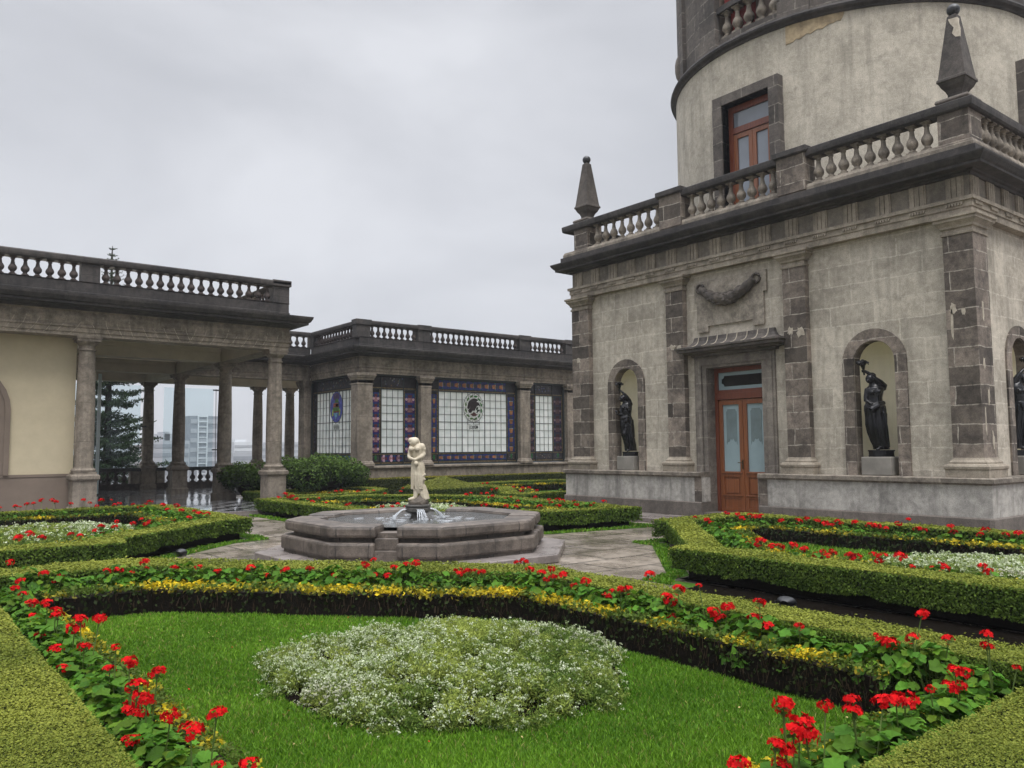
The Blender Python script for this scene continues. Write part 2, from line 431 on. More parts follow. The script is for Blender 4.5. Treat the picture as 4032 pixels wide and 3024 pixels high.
        if smooth:
            me.polygons.foreach_set('use_smooth', [True] * len(me.polygons))
            try: me.set_sharp_from_angle(angle=R(sharp))
            except Exception: pass
        o = bpy.data.objects.new(name, me); COL.objects.link(o)
        if parent is not None: o.parent = parent
        else: o.location = org
        if bevel:
            bm = o.modifiers.new('bevel', 'BEVEL'); bm.width = bevel; bm.segments = 2; bm.limit_method = 'ANGLE'; bm.angle_limit = R(40)
        return o


def tag(o, label=None, cat=None, group=None, kind=None):
    if label: o['label'] = label
    if cat: o['category'] = cat
    if group: o['group'] = group
    if kind: o['kind'] = kind
    return o


def empty(name, loc, label=None, cat=None, group=None):
    o = bpy.data.objects.new(name, None); COL.objects.link(o)
    o.location = loc; o.empty_display_size = 0.3; o['_o'] = tuple(loc)
    return tag(o, label, cat, group)


def ccw(pl):
    a = sum(x0 * y1 - x1 * y0 for (x0, y0), (x1, y1) in zip(pl, pl[1:] + pl[:1]))
    return pl if a > 0 else pl[::-1]


def facade(mb, mp, u0, u1, z0, z1, ops, n=14):
    """flat wall in (u,z) with openings (ua,ub,za,zb,arch); mp maps (u,z,depth) to the world"""
    ops = sorted(ops); cur = u0
    for ua, ub, za, zb, arch in ops + [(u1, u1, 0, 0, None)]:
        if ua > cur + 1e-6: mb.poly([mp(cur, z0, 0), mp(ua, z0, 0), mp(ua, z1, 0), mp(cur, z1, 0)])
        if arch is None: break
        if za > z0 + 1e-6: mb.poly([mp(ua, z0, 0), mp(ub, z0, 0), mp(ub, za, 0), mp(ua, za, 0)])
        if arch:
            r = (ub - ua) / 2; c = (ua + ub) / 2
            pts = [(c - r * math.cos(PI * k / n), zb + r * math.sin(PI * k / n)) for k in range(n + 1)]
            for a, b in zip(pts, pts[1:]): mb.poly([mp(a[0], a[1], 0), mp(b[0], b[1], 0), mp(b[0], z1, 0), mp(a[0], z1, 0)])
        elif zb < z1: mb.poly([mp(ua, zb, 0), mp(ub, zb, 0), mp(ub, z1, 0), mp(ua, z1, 0)])
        cur = ub


def arch_pts(c, r, z0, zs, n=14):
    return [(c - r, z0)] + [(c - r * math.cos(PI * k / n), zs + r * math.sin(PI * k / n)) for k in range(n + 1)] + [(c + r, z0)]


def strip3(mb, A, B):
    for k in range(len(A) - 1): mb.poly([A[k], A[k + 1], B[k + 1], B[k]])


BPROF = [(0.0, 0.80), (0.09, 0.80), (0.09, 0.62), (0.13, 0.70), (0.17, 0.46), (0.21, 0.50), (0.29, 0.86), (0.37, 1.0), (0.45, 0.95), (0.52, 0.78), (0.60, 0.52), (0.72, 0.42), (0.83, 0.36), (0.845, 0.52), (0.875, 0.52), (0.89, 0.40), (0.93, 0.66), (0.95, 0.72)]


def baluster_mesh(name, h, r, mat, oct_=False):
    mb = MB(); n = 10
    mb.lathe(0, 0, [(r * q, h * z) for z, q in BPROF], n)
    mb.box(-r * .82, -r * .82, 0, r * .82, r * .82, h * 0.085)
    mb.box(-r * .80, -r * .80, h * 0.945, r * .80, r * .80, h)
    o = mb.build(name, mat, smooth=True, sharp=40)
    me = o.data; bpy.data.objects.remove(o)
    return me


def put(name, mesh, parent, loc, rotz=0.0, scale=1.0):
    o = bpy.data.objects.new(name, mesh); COL.objects.link(o); o.parent = parent
    po = parent.get('_o')
    p = parent
    while po is None and p.parent: p = p.parent; po = p.get('_o')
    po = po or (0, 0, 0)
    o.location = (loc[0] - po[0], loc[1] - po[1], loc[2] - po[2]); o.rotation_euler = (0, 0, rotz); o.scale = (scale,) * 3
    return o


def sub(mb, name, mat, parent, **k):
    """a sub-part: same origin as the thing that carries its parent"""
    p = parent; o_ = p.get('_o')
    while o_ is None: p = p.parent; o_ = p.get('_o')
    return mb.build(name, mat, parent, org=tuple(o_), **k)

# ------------------------------------------------------------------ the castle tower on the right
TW = empty('castle_tower', (15, 11, 0.1), 'square grey stone block with dark pilasters carrying a round tower', 'tower')
X0, X1, Y0, Y1 = 15.0, 25.2, 6.10, 16.05
W_ = lambda u, z, d: (X0 + d, u, z)          # west front, u along y, d into the wall
S_ = lambda u, z, d: (u, Y0 + d, z)          # south front, u along x
RECT = [(X0, Y0), (X1, Y0), (X1, Y1), (X0, Y1)]
NICH = [(W_, 14.36, 'w'), (W_, 7.88, 'w'), (S_, 16.96, 's')]

mb = MB()
facade(mb, W_, Y0, Y1, 0.1, 5.7, [(13.96, 14.76, 1.09, 3.25, True), (10.35, 11.82, 0.1, 3.44, False), (7.48, 8.28, 1.09, 3.25, True)])
facade(mb, S_, X0, X1, 0.1, 5.7, [(16.56, 17.36, 1.09, 3.25, True)])
mb.poly([(X1, Y0, 0.1), (X1, Y1, 0.1), (X1, Y1, 5.7), (X1, Y0, 5.7)]).poly([(X0, Y1, 0.1), (X1, Y1, 0.1), (X1, Y1, 5.7), (X0, Y1, 5.7)])
mb.build('wall', STUCCO, TW)

# niches: stone surround, half-round cream hollow, cement block
for mp, c, s in NICH:
    n = 14; sm = MB()
    o1 = arch_pts(c, 0.63, 1.085, 3.25, n); i1 = arch_pts(c, 0.405, 1.085, 3.25, n)
    O = [mp(u, z, -0.035) for u, z in o1]; I = [mp(u, z, -0.035) for u, z in i1]; D = [mp(u, z, 0.2) for u, z in i1]
    strip3(sm, O, I); strip3(sm, I, D); strip3(sm, [mp(u, z, 0.01) for u, z in o1], O)
    nc = sm.build('niche_surround', DARKBLK, TW)
    hm = MB(); m = 12; r = 0.40
    cols = []
    for j in range(m + 1):
        t = PI * j / m; du, dd = -r * math.cos(t), r * math.sin(t)
        col = [mp(c + du, 1.085, 0.2 + dd), mp(c + du, 3.25, 0.2 + dd)]
        for k in range(1, 8):
            e = PI / 2 * k / 7; col.append(mp(c + du * math.cos(e), 3.25 + r * math.sin(e), 0.2 + dd * math.cos(e)))
        cols.append(col)
    for a, b in zip(cols, cols[1:]): strip3(hm, a, b)
    hm.poly([mp(c - r, 1.087, 0), mp(c + r, 1.087, 0), mp(c + r, 1.087, 0.62), mp(c - r, 1.087, 0.62)])
    hm.build('niche_hollow', NICHEC, TW, smooth=True, sharp=50)
    pm = MB(); a = mp(c - 0.29, 1.09, -0.1); b = mp(c + 0.29, 1.44, 0.42)
    pm.box(min(a[0], b[0]), min(a[1], b[1]), 1.092, max(a[0], b[0]), max(a[1], b[1]), 1.44)
    pm.build('niche_block', CONCRETE, TW, bevel=0.015)

# base course, plinth and ledge, broken by the door
PA = [(X1, Y1), (X0, Y1), (X0, 11.82)]; PB = [(X0, 10.32), (X0, Y0), (X1, Y0)]
bm_, pm_, lm_ = MB(), MB(), MB()
for P in (PA, PB):
    bm_.mould(P, [(0.0, 0.42), (0.30, 0.42), (0.30, 0.975), (0.0, 0.975)], False)
    pm_.mould(P, [(0.0, 0.0), (0.335, 0.0), (0.335, 0.405), (0.305, 0.43), (0.0, 0.43)], False)
    lm_.mould(P, [(0.0, 0.97), (0.31, 0.97), (0.325, 1.0), (0.36, 1.005), (0.36, 1.075), (0.34, 1.09), (0.0, 1.09)], False)
bm_.build('base_wall', STUCCO_LOW, TW); pm_.build('plinth', PLINTH, TW); lm_.build('ledge', LEDGE, TW)
for ya, yb in ((11.823, 12.02), (10.12, 10.317)):
    qm = MB(); qm.box(14.692, ya, 0.425, 14.75, yb, 0.972); qm.build('door_quoin', DARKBLK, TW)

# pilasters
def pilaster(mp, ua, ub, d=0.15, corner=False):
    pm = MB()
    a = mp(ua, 0, -d); b = mp(ub, 0, 0.06)
    if corner: a, b = corner
    x0, x1 = sorted((a[0], b[0])); y0, y1 = sorted((a[1], b[1]))
    pm.box(x0, y0, 1.40, x1, y1, 5.36)
    o = pm.build('pilaster', DARKBLK, TW, bevel=0.008)
    rc = [(x0, y0), (x1, y0), (x1, y1), (x0, y1)]
    c = MB(); c.mould(rc, [(-0.05, 5.33), (0.02, 5.33), (0.025, 5.37), (0.0, 5.385), (0.0, 5.44), (0.03, 5.45), (0.04, 5.49), (0.09, 5.55), (0.11, 5.56), (0.11, 5.60), (0.14, 5.62), (0.14, 5.665), (-0.05, 5.665)])
    sub(c, 'capital', MEDST, o)
    c = MB(); c.mould(rc, [(-0.05, 1.092), (0.10, 1.092), (0.10, 1.22), (0.115, 1.24), (0.12, 1.28), (0.10, 1.315), (0.05, 1.325), (0.05, 1.355), (0.012, 1.40), (0.0, 1.43), (-0.05, 1.43)])
    sub(c, 'pilaster_base', MEDST, o)
    return o
P2 = pilaster(W_, 12.37, 12.89); P3 = pilaster(W_, 9.19, 9.71)
P1 = pilaster(W_, 0, 0, corner=((14.85, 15.56), (15.42, 16.2)))
P4 = pilaster(W_, 0, 0, corner=((14.85, 5.95), (15.42, 6.46)))

# plaster patches (real repairs with their own outline)
def patch(mp, u, z, w, h, mat, seed, d):
    rr = random.Random(seed); n = 14; m = MB()
    pts = [(u + w * math.copysign(abs(math.cos(2 * PI * k / n)) ** .6, math.cos(2 * PI * k / n)) * rr.uniform(.5, 1.1), z + h * math.copysign(abs(math.sin(2 * PI * k / n)) ** .6, math.sin(2 * PI * k / n)) * rr.uniform(.45, 1.1)) for k in range(n)]
    A = [mp(a, b, d) for a, b in pts]; B = [mp(a, b, d + .012) for a, b in pts]
    m.loft([A, B]); return m
for k, (u, z, w, h) in enumerate(((12.50, 3.98, .07, .07), (12.70, 4.0, .1, .08), (9.32, 3.97, .09, .13), (9.56, 4.02, .07, .1), (6.33, 4.04, .07, .11), (6.16, 3.95, .04, .08), (6.36, 3.75, .025, .3), (15.95, 3.98, .09, .1))):
    sub(patch(W_, u, z, w, h, PATCHW, k, -0.154), 'plaster_patch', PATCHW, (P2, P2, P3, P3, P4, P4, P4, P1)[k])
for k, (u, z, w, h) in enumerate(((14.98, 3.05, .05, .12), (15.05, 3.98, .04, .2), (15.1, 2.5, .05, .2), (14.93, 2.05, .03, .3), (15.2, 1.7, .05, .25))):
    sub(patch(S_, u + .06, z, w, h, PATCHW, 40 + k, -0.154), 'plaster_patch', PATCHW, P4)

# entablature: architrave, frieze with triglyphs, cornice
mb = MB()
mb.mould(RECT, [(-0.1, 5.66), (0.165, 5.66), (0.165, 5.78), (0.185, 5.785), (0.185, 5.895), (0.225, 5.90), (0.225, 5.965), (-0.1, 5.965)])
ORANGE = mb.build('architrave', MEDST, TW)
mb = MB(); mb.mould(RECT, [(-0.1, 5.96), (0.125, 5.96), (0.125, 6.36), (-0.1, 6.36)])
FR = mb.build('frieze', stone('frieze_stone', (0.13, 0.115, 0.094), (0.225, 0.198, 0.16), pits=0.3, stain=0.5, streak=0.5), TW)
def triglyph(mp, u):
    w = 0.15; tm = MB()
    for a in (-0.125, -0.035, 0.055):
        x = [mp(u + a, 5.972, -0.128), mp(u + a + 0.07, 6.34, -0.172)]
        tm.box(min(x[0][0], x[1][0]), min(x[0][1], x[1][1]), 5.972, max(x[0][0], x[1][0]), max(x[0][1], x[1][1]), 6.34)
    x = [mp(u - w, 5.972, -0.128), mp(u + w, 6.34, -0.155)]
    tm.box(min(x[0][0], x[1][0]), min(x[0][1], x[1][1]), 5.97, max(x[0][0], x[1][0]), max(x[0][1], x[1][1]), 6.352)
    x = [mp(u - w, 0, -0.16), mp(u + w, 0, -0.205)]
    tm.box(min(x[0][0], x[1][0]), min(x[0][1], x[1][1]), 5.865, max(x[0][0], x[1][0]), max(x[0][1], x[1][1]), 5.893)
    for k in range(6):
        uu = u - 0.125 + 0.05 * k
        x = [mp(uu - .016, 0, -0.18), mp(uu + .016, 0, -0.215)]
        tm.box(min(x[0][0], x[1][0]), min(x[0][1], x[1][1]), 5.825, max(x[0][0], x[1][0]), max(x[0][1], x[1][1]), 5.866)
    sub(tm, 'triglyph', MEDST, FR)
for k in range(16): triglyph(W_, 15.92 - 0.6475 * k)
for k in range(10): triglyph(S_, 15.05 + 0.6475 * k)
mb = MB(); mb.mould(RECT, [(-0.1, 6.355), (0.17, 6.355), (0.19, 6.39), (0.24, 6.40), (0.26, 6.425), (0.46, 6.43), (0.46, 6.475), (0.49, 6.50), (0.54, 6.565), (0.555, 6.60), (0.555, 6.625), (0.35, 6.66), (0.35, 6.80), (-0.3, 6.80)])
mb.build('cornice', WEATH, TW)
mb = MB(); mb.box(X0, Y0, 6.5, X1, Y1, 6.65); mb.build('roof_terrace', CONCRETE, TW)

# balustrade of the block
BX, BY = 14.86, 5.96       # centre lines
bal = MB(); bal.mould([(BX, BY), (25.3, BY), (25.3, 16.19), (BX, 16.19)], [(-0.16, 6.79), (0.16, 6.79), (0.16, 6.88), (0.13, 6.945), (-0.16, 6.945)])
BAL = bal.build('balustrade_plinth', BALST, TW)
rm = MB(); rm.mould([(BX, BY), (25.3, BY), (25.3, 16.19), (BX, 16.19), ], [(-0.16, 7.50), (0.14, 7.50), (0.17, 7.53), (0.18, 7.60), (0.18, 7.66), (0.15, 7.68), (-0.16, 7.68)])
sub(rm, 'handrail', WEATH, BAL)
for yc in (12.54, 9.31):
    m = MB(); m.box(BX - .19, yc - .33, 6.83, BX + .19, yc + .33, 7.62); ped = sub(m, 'balustrade_pedestal', DARKBLK, BAL, bevel=0.008)
    m = MB(); m.mould([(BX - .19, yc - .33), (BX + .19, yc - .33), (BX + .19, yc + .33), (BX - .19, yc + .33)], [(-.1, 7.60), (.03, 7.60), (.06, 7.63), (.06, 7.73), (.03, 7.745), (-.19, 7.745)]); m.box(BX - .2, yc - .34, 7.735, BX + .2, yc + .34, 7.7445); sub(m, 'pedestal_cap', WEATH, BAL)
BM = baluster_mesh('tower_baluster', 0.56, 0.104, BALST)
for a, b, n in ((12.93, 15.3, 8), (9.70, 12.15, 9), (6.5, 8.92, 9)):
    for k in range(n): put('baluster', BM, BAL, (BX, a + (b - a) * (k + .5) / n, 6.942))
for k in range(14): put('baluster', BM, BAL, (15.35 + .27 * k, BY, 6.942))

# obelisks on the two front corners
OBM = []
def obelisk(name, yc, label):
    x = BX + .16; o = empty(name, (x, yc, 6.62), label, 'obelisk', 'obelisks on the tower block corners')
    m = MB(); m.box(x - .31, yc - .31, 6.79, x + .31, yc + .31, 6.93); m.box(x - .265, yc - .265, 6.92, x + .265, yc + .265, 7.70); m.build('pedestal', DARKBLK, o, bevel=0.012)
    sq = lambda r, z: [(x - r, yc - r, z), (x + r, yc - r, z), (x + r, yc + r, z), (x - r, yc + r, z)]
    m = MB(); m.loft([sq(.24, 7.69), sq(.275, 7.70), sq(.29, 7.73), sq(.275, 7.77), sq(.23, 7.79)]); m.build('torus', PLINTH, o, bevel=0.01)
    m = MB(); m.loft([sq(.12, 7.78), sq(.125, 7.88), sq(.15, 7.94), sq(.20, 8.01), sq(.235, 8.09), sq(.255, 8.10), sq(.25, 8.15), sq(.235, 8.155), sq(.228, 8.19), sq(.085, 9.32), sq(.05, 9.36)]); m.build('shaft', stone('obelisk_stone', (0.04, 0.035, 0.031), (0.10, 0.086, 0.075), pits=0.9, stain=0.4, streak=0.2) if not OBM else OBM[0], o, bevel=0.008); OBM.append(bpy.data.materials['obelisk_stone'])
    m = MB(); m.ball((x, yc, 9.45), .112, 16, 10); m.build('ball', IRON, o, smooth=True)
    return o
OB1 = obelisk('obelisk', 15.70, 'dark stone obelisk with ball standing clear against the sky')
OB2 = obelisk('obelisk', 6.14, 'dark chipped stone obelisk with ball standing before the round tower')
m = MB(); x = BX + .16; rr = random.Random(5)
sx_ = lambda z: 0.228 - 0.143 * (z - 8.19) / 1.13 + .004
L1 = [(x - sx_(z), 6.14 - sx_(z) - .001, z) for z in (8.86, 8.95, 9.05, 9.15, 9.25)]
L2 = [(x - sx_(z), 6.14 + sx_(z) * f, z + .02) for z, f in ((8.86, -.5), (8.95, -.1), (9.05, -.35), (9.15, .2), (9.25, .6))]
strip3(m, L1, L2)
L3 = [(x - sx_(z) + sx_(z) * f, 6.14 - sx_(z), z) for z, f in ((8.86, .2), (8.95, .45), (9.05, .7), (9.15, .5), (9.25, .9))]
strip3(m, L1, L3); m.build('plaster_patch', PATCHW, OB2)

# door with surround, hood and relief panel
dm = MB()
def frame3(mb, mp, ua, ub, za, zb, ia, ib, iz, d0, d1):
    for q in ((ua, ia, za, zb), (ib, ub, za, zb), (ia, ib, iz, zb)):
        a = mp(q[0], q[2], d0); b = mp(q[1], q[3], d1)
        mb.box(min(a[0], b[0]), min(a[1], b[1]), q[2], max(a[0], b[0]), max(a[1], b[1]), q[3])
frame3(dm, W_, 10.02, 12.15, 1.092, 3.70, 10.16, 12.01, 3.56, -0.05, 0.0)
frame3(dm, W_, 10.08, 12.09, 1.092, 3.64, 10.22, 11.95, 3.50, -0.075, 0.001)
frame3(dm, W_, 10.24, 11.93, 1.092, 3.54, 10.35, 11.82, 3.44, -0.045, 0.28)
dm.box(14.7, 10.335, 0.1, 15.28, 10.352, 1.09); dm.box(15.0, 11.818, 0.1, 15.28, 11.84, 1.09)
dm.build('door_surround', stone('door_surround_stone', (0.125, 0.108, 0.093), (0.235, 0.208, 0.175), block=(3.0, 0.62, 0.5), mortar=(0.3, 0.27, 0.23), mort_mix=0.7, pits=0.6, stain=0.5, streak=0.3, bvar=0.2), TW)
m = MB(); m.box(14.72, 10.353, 0.08, 15.5, 11.82, 0.2); m.build('door_step', PLINTH, TW)
# hood: coved roof over a cornice
hm = MB(); HY = [(X0 - .02, 12.08), (X0 - .02, 10.06)]
hp = [(0.0, 3.70), (0.10, 3.70), (0.12, 3.75), (0.22, 3.77), (0.25, 3.80), (0.34, 3.81), (0.34, 3.86), (0.38, 3.88), (0.38, 3.92), (0.30, 3.93), (0.20, 3.955), (0.12, 4.0), (0.07, 4.07), (0.05, 4.16), (0.0, 4.16)]
box4 = [(X0 + .3, 12.06), (X0 - .02, 12.06), (X0 - .02, 10.04), (X0 + .3, 10.04)]
hm.mould(box4, hp, False)
HD = hm.build('door_hood', stone('hood_stone', (0.055, 0.05, 0.046), (0.13, 0.112, 0.098), pits=0.5, stain=0.4, streak=0.3), TW)
m = MB()
for k in range(8):
    y = 11.98 - 0.265 * k
    m = MB(); m.tube([(X0 - .02 - o - .006, y, z) for o, z in hp[9:14]], 0.012, 6); sub(m, 'mortar_joint', PATCHW, HD)
# panel
pm = MB(); pl = [(10.24, 4.27), (10.52, 4.27), (10.52, 4.40), (11.72, 4.40), (11.72, 4.27), (12.03, 4.27), (12.03, 4.98), (12.09, 4.98), (12.09, 5.44), (10.16, 5.44), (10.16, 4.98), (10.24, 4.98)]
pm.loft([[(X0 - .055, a, b) for a, b in pl], [(X0 + .02, a, b) for a, b in pl]])
PN = pm.build('relief_panel', stone('panel_stone', (0.17, 0.148, 0.12), (0.41, 0.363, 0.295), block=(0.55, 0.5, 0.3), mortar=(0.28, 0.25, 0.2), mort_mix=0.4, pits=1.0, stain=0.55, streak=0.2), TW)
gm = MB(); N = 26; path = []; rad = []
for k in range(N + 1):
    t = k / N; y = 11.86 - 1.42 * t; z = 5.27 - 0.33 * math.sin(PI * t) ** 0.85; path.append((X0 - .12, y, z))
    rad.append((.075 + .065 * math.sin(PI * t) ** .8) * (1 + .10 * math.sin(t * 44)))
gm.tube(path, rad, 12)
for sgn, y in ((1, 11.90), (-1, 10.40)):
    for q in range(9): pass
    gm.tube([(X0 - .075, y + .10 * math.cos(a), 5.28 + .10 * math.sin(a)) for a in [2 * PI * j / 14 for j in range(15)]], .03, 6)
rr = random.Random(3)
for k in range(60):
    t = rr.uniform(.12, .88); i = int(t * N); c = path[i]; a = rr.uniform(-1.3, 1.3); r_ = rad[i]
    p = Vector((c[0] - r_ * math.cos(a), c[1], c[2] + r_ * math.sin(a)))
    gm.ball(p, .028, 6, 4, (0.6, 1.8, .8))
sub(gm, 'garland', stone('garland_stone', (0.06, 0.052, 0.046), (0.14, 0.12, 0.10), pits=0.5, stain=0.4, streak=0.2), PN, smooth=True, sharp=60)

# wooden door
DX = X0 + .24
dm = MB()
def wb(m, ya, yb, za, zb, x0, x1): m.box(x0, ya, za, x1, yb, zb)
wb(dm, 10.35, 10.43, .2, 3.44, DX, DX + .12); wb(dm, 11.74, 11.82, .2, 3.44, DX, DX + .12)
wb(dm, 10.43, 11.74, 3.34, 3.44, DX, DX + .12); wb(dm, 10.43, 11.74, 2.72, 2.86, DX - .02, DX + .12); wb(dm, 10.43, 11.74, 2.86, 2.94, DX + .01, DX + .12)
wb(dm, 10.43, 11.74, .19, .215, DX - .03, DX + .12)
DR = dm.build('door', WOODR, TW, bevel=0.006)
for ya, yb in ((10.44, 11.08), (11.09, 11.73)):
    lm = MB(); s = .1
    wb(lm, ya, ya + s, .22, 2.71, DX + .02, DX + .08); wb(lm, yb - s, yb, .22, 2.71, DX + .02, DX + .08)
    wb(lm, ya + s, yb - s, 2.60, 2.71, DX + .02, DX + .08); wb(lm, ya + s, yb - s, .98, 1.10, DX + .02, DX + .08); wb(lm, ya + s, yb - s, .22, .30, DX + .02, DX + .08); wb(lm, ya + s, yb - s, .50, .57, DX + .02, DX + .08)
    wb(lm, ya + s, yb - s, .57, .98, DX + .05, DX + .07); wb(lm, ya + s + .05, yb - s - .05, .62, .93, DX + .03, DX + .06)
    wb(lm, ya + s, yb - s, .30, .50, DX + .035, DX + .07)
    wb(lm, ya + .04, yb - .04, 1.06, 1.09, DX - .005, DX + .021); wb(lm, ya + .04, yb - .04, .56, .585, DX - .002, DX + .021)
    L_ = sub(lm, 'door_leaf', WOOD, DR, bevel=0.005)
    gm = MB(); wb(gm, ya + s, yb - s, 1.10, 2.60, DX + .055, DX + .062)
    sub(gm, 'etched_pane', GLASSF, DR)
    c = (ya + yb) / 2; gm = MB(); h = .14
    top = [(c - h, 2.44), (c - h + .03, 2.47), (c - h + .03, 2.5), (c + h - .03, 2.5), (c + h - .03, 2.47), (c + h, 2.44)]
    bot = [(c + h, 1.70)] + [(c + h * (1 - k / 6), 1.74 + .10 * k / 6 + .03 * math.sin(k * 1.9)) for k in range(1, 7)] + [(c - h * k / 6, 1.84 - .10 * k / 6 + .03 * math.sin((6 - k) * 1.9)) for k in range(1, 6)] + [(c - h, 1.70)]
    gm.loft([[(DX + .049, a, b) for a, b in top + bot], [(DX + .0548, a, b) for a, b in top + bot]]); sub(gm, 'clear_figure', GLASSE, DR)
gm = MB(); wb(gm, 10.43, 11.74, 2.94, 3.34, DX + .06, DX + .066); sub(gm, 'transom_pane', GLASSF, DR)
gm = MB(); k_ = .07
pl = [(10.52, 3.02), (11.65, 3.02), (11.65, 3.26), (10.52, 3.26)]
cut = []
for (a, b), (sa, sb) in zip(pl, ((1, 1), (-1, 1), (-1, -1), (1, -1))):
    arc = [(a + sa * k_ * math.sin(t), b + sb * k_ * math.cos(t)) for t in [PI / 2 * j / 4 for j in range(5)]]
    cut += arc if (sa * sb > 0) else arc[::-1]
gm.loft([[(DX + .052, a, b) for a, b in cut], [(DX + .0595, a, b) for a, b in cut]]); sub(gm, 'transom_figure', GLASSD, DR)
hm = MB(); hm.box(DX + .0, 11.10, 1.16, DX + .02, 11.13, 1.36); hm.tube([(DX - .0, 11.115, 1.30), (DX - .04, 11.115, 1.30), (DX - .045, 11.2, 1.30)], .011, 6); sub(hm, 'door_handle', BRASS, DR)

# round tower
CX_, CY_, RD = 20.1, 11.0, 4.45
def drum(mb, r, z0, z1, ops=(), n=120, depth=0):
    es = {-PI + 2 * PI * k / n for k in range(n)}
    for c, h, za, zb in ops: es |= {c - h, c + h}
    es = sorted(es)
    for k, a in enumerate(es):
        b = es[(k + 1) % len(es)]
        bb = b if b > a else b + 2 * PI
        m_ = (a + bb) / 2; zs = [(z0, z1)]
        for c, h, za, zb in ops:
            d = (m_ - c + PI) % (2 * PI) - PI
            if abs(d) < h: zs = [(z0, za), (zb, z1)]
        p = lambda t, z: (CX_ + r * math.cos(t), CY_ + r * math.sin(t), z)
        for u, v in zs:
            if v > u + 1e-5: mb.poly([p(a, u), p(bb, u), p(bb, v), p(a, v)])
cylD = (CX_, CY_, RD)
WOP = 0.145
m = MB(); drum(m, RD, 6.6, 11.04, [(PI - 1e-4, WOP, 6.75, 9.70), (-PI / 2, WOP, 6.75, 9.70)])
DRUM = m.build('drum_wall', DRUMST, TW, cyl=cylD, smooth=True, sharp=20)
m = MB(); n = 120
m.loft([[(CX_ + (RD + o) * math.cos(2 * PI * k / n), CY_ + (RD + o) * math.sin(2 * PI * k / n), z) for k in range(n)] for o, z in ((-.1, 11.02), (.03, 11.02), (.05, 11.06), (.13, 11.10), (.15, 11.15), (.13, 11.20), (.02, 11.235), (-.2, 11.235))], cap=False)
m.build('drum_band', WEATH, TW, cyl=cylD, smooth=True)
m = MB(); BO = .20
drum(m, 4.38, 11.2, 15.6, [(PI - 1e-4, BO, 11.45, 13.9)])
m.poly([(CX_ + 4.37 * math.cos(2 * PI * k / 60), CY_ + 4.37 * math.sin(2 * PI * k / 60), 15.55) for k in range(60)])
UP = m.build('upper_wall', DARKBIG, TW, cyl=(CX_, CY_, 4.38), smooth=True, sharp=20)
m = MB()
for a0, a1, z0, z1, r in ((PI - .335, PI - .20, 11.24, 15.6, 4.47), (PI - .345, PI - .19, 11.24, 11.62, 4.50), (PI + .20, PI + .335, 11.24, 15.6, 4.47), (PI + .19, PI + .345, 11.24, 11.62, 4.50), (PI - .62, PI - .56, 11.24, 15.6, 4.47)):
    q = [a0 + (a1 - a0) * k / 5 for k in range(6)]
    f_ = [(CX_ + r * math.cos(t), CY_ + r * math.sin(t)) for t in q] + [(CX_ + 4.3 * math.cos(t), CY_ + 4.3 * math.sin(t)) for t in q[::-1]]
    m = MB(); m.prism(f_, z0, z1); sub(m, 'upper_pilaster', DARKBIG, UP, cyl=(CX_, CY_, 4.47))
m = MB(); m.ball((CX_ + 4.40 * math.cos(2.46), CY_ + 4.40 * math.sin(2.46), 11.75), .17, 10, 7, (.8, .9, 2.2))
sub(m, 'carved_bracket', PLINTH, UP, smooth=True, sharp=40)
# balcony opening
bm2 = MB(); q = [PI - BO + 2 * BO * k / 8 for k in range(9)]
ring = lambda r0, r1: [(CX_ + r1 * math.cos(t), CY_ + r1 * math.sin(t)) for t in q] + [(CX_ + r0 * math.cos(t), CY_ + r0 * math.sin(t)) for t in q[::-1]]
bm2.prism(ring(4.05, 4.36), 11.3, 11.47)
BLC = bm2.build('balcony', DARKBIG, TW)
m = MB(); m.prism(ring(4.1, 4.40), 12.13, 12.27); sub(m, 'handrail', WEATH, BLC)
m = MB(); q2 = [PI - .5 + k * .125 for k in range(9)]; m.prism([(CX_ + 3.6 * math.cos(t), CY_ + 3.6 * math.sin(t)) for t in q2] + [(CX_ + 3.5 * math.cos(t), CY_ + 3.5 * math.sin(t)) for t in q2[::-1]], 11.3, 14.1)
sub(m, 'balcony_back_wall', DADO, BLC)
for e in (-1, 1):
    t = PI + e * .215; m = MB(); m.loft([[(CX_ + r * math.cos(t + w), CY_ + r * math.sin(t + w), z) for r, w in ((3.5, 0), (4.36, 0), (4.36, .02 * e), (3.5, .02 * e))] for z in (11.3, 14.1)]); sub(m, 'balcony_side_wall', DADO, BLC)
m = MB(); m.box(15.98, 10.9, 11.5, 16.0, 11.6, 13.2); m.box(15.95, 11.55, 12.3, 16.14, 11.75, 13.0); sub(m, 'red_curtain', REDCL, BLC)
BM2 = baluster_mesh('balcony_baluster', 0.67, 0.13, BALST)
for k in range(5):
    t = PI + .155 - .31 * k / 4; put('baluster', BM2, BLC, (CX_ + 4.24 * math.cos(t), CY_ + 4.24 * math.sin(t), 11.465), t)
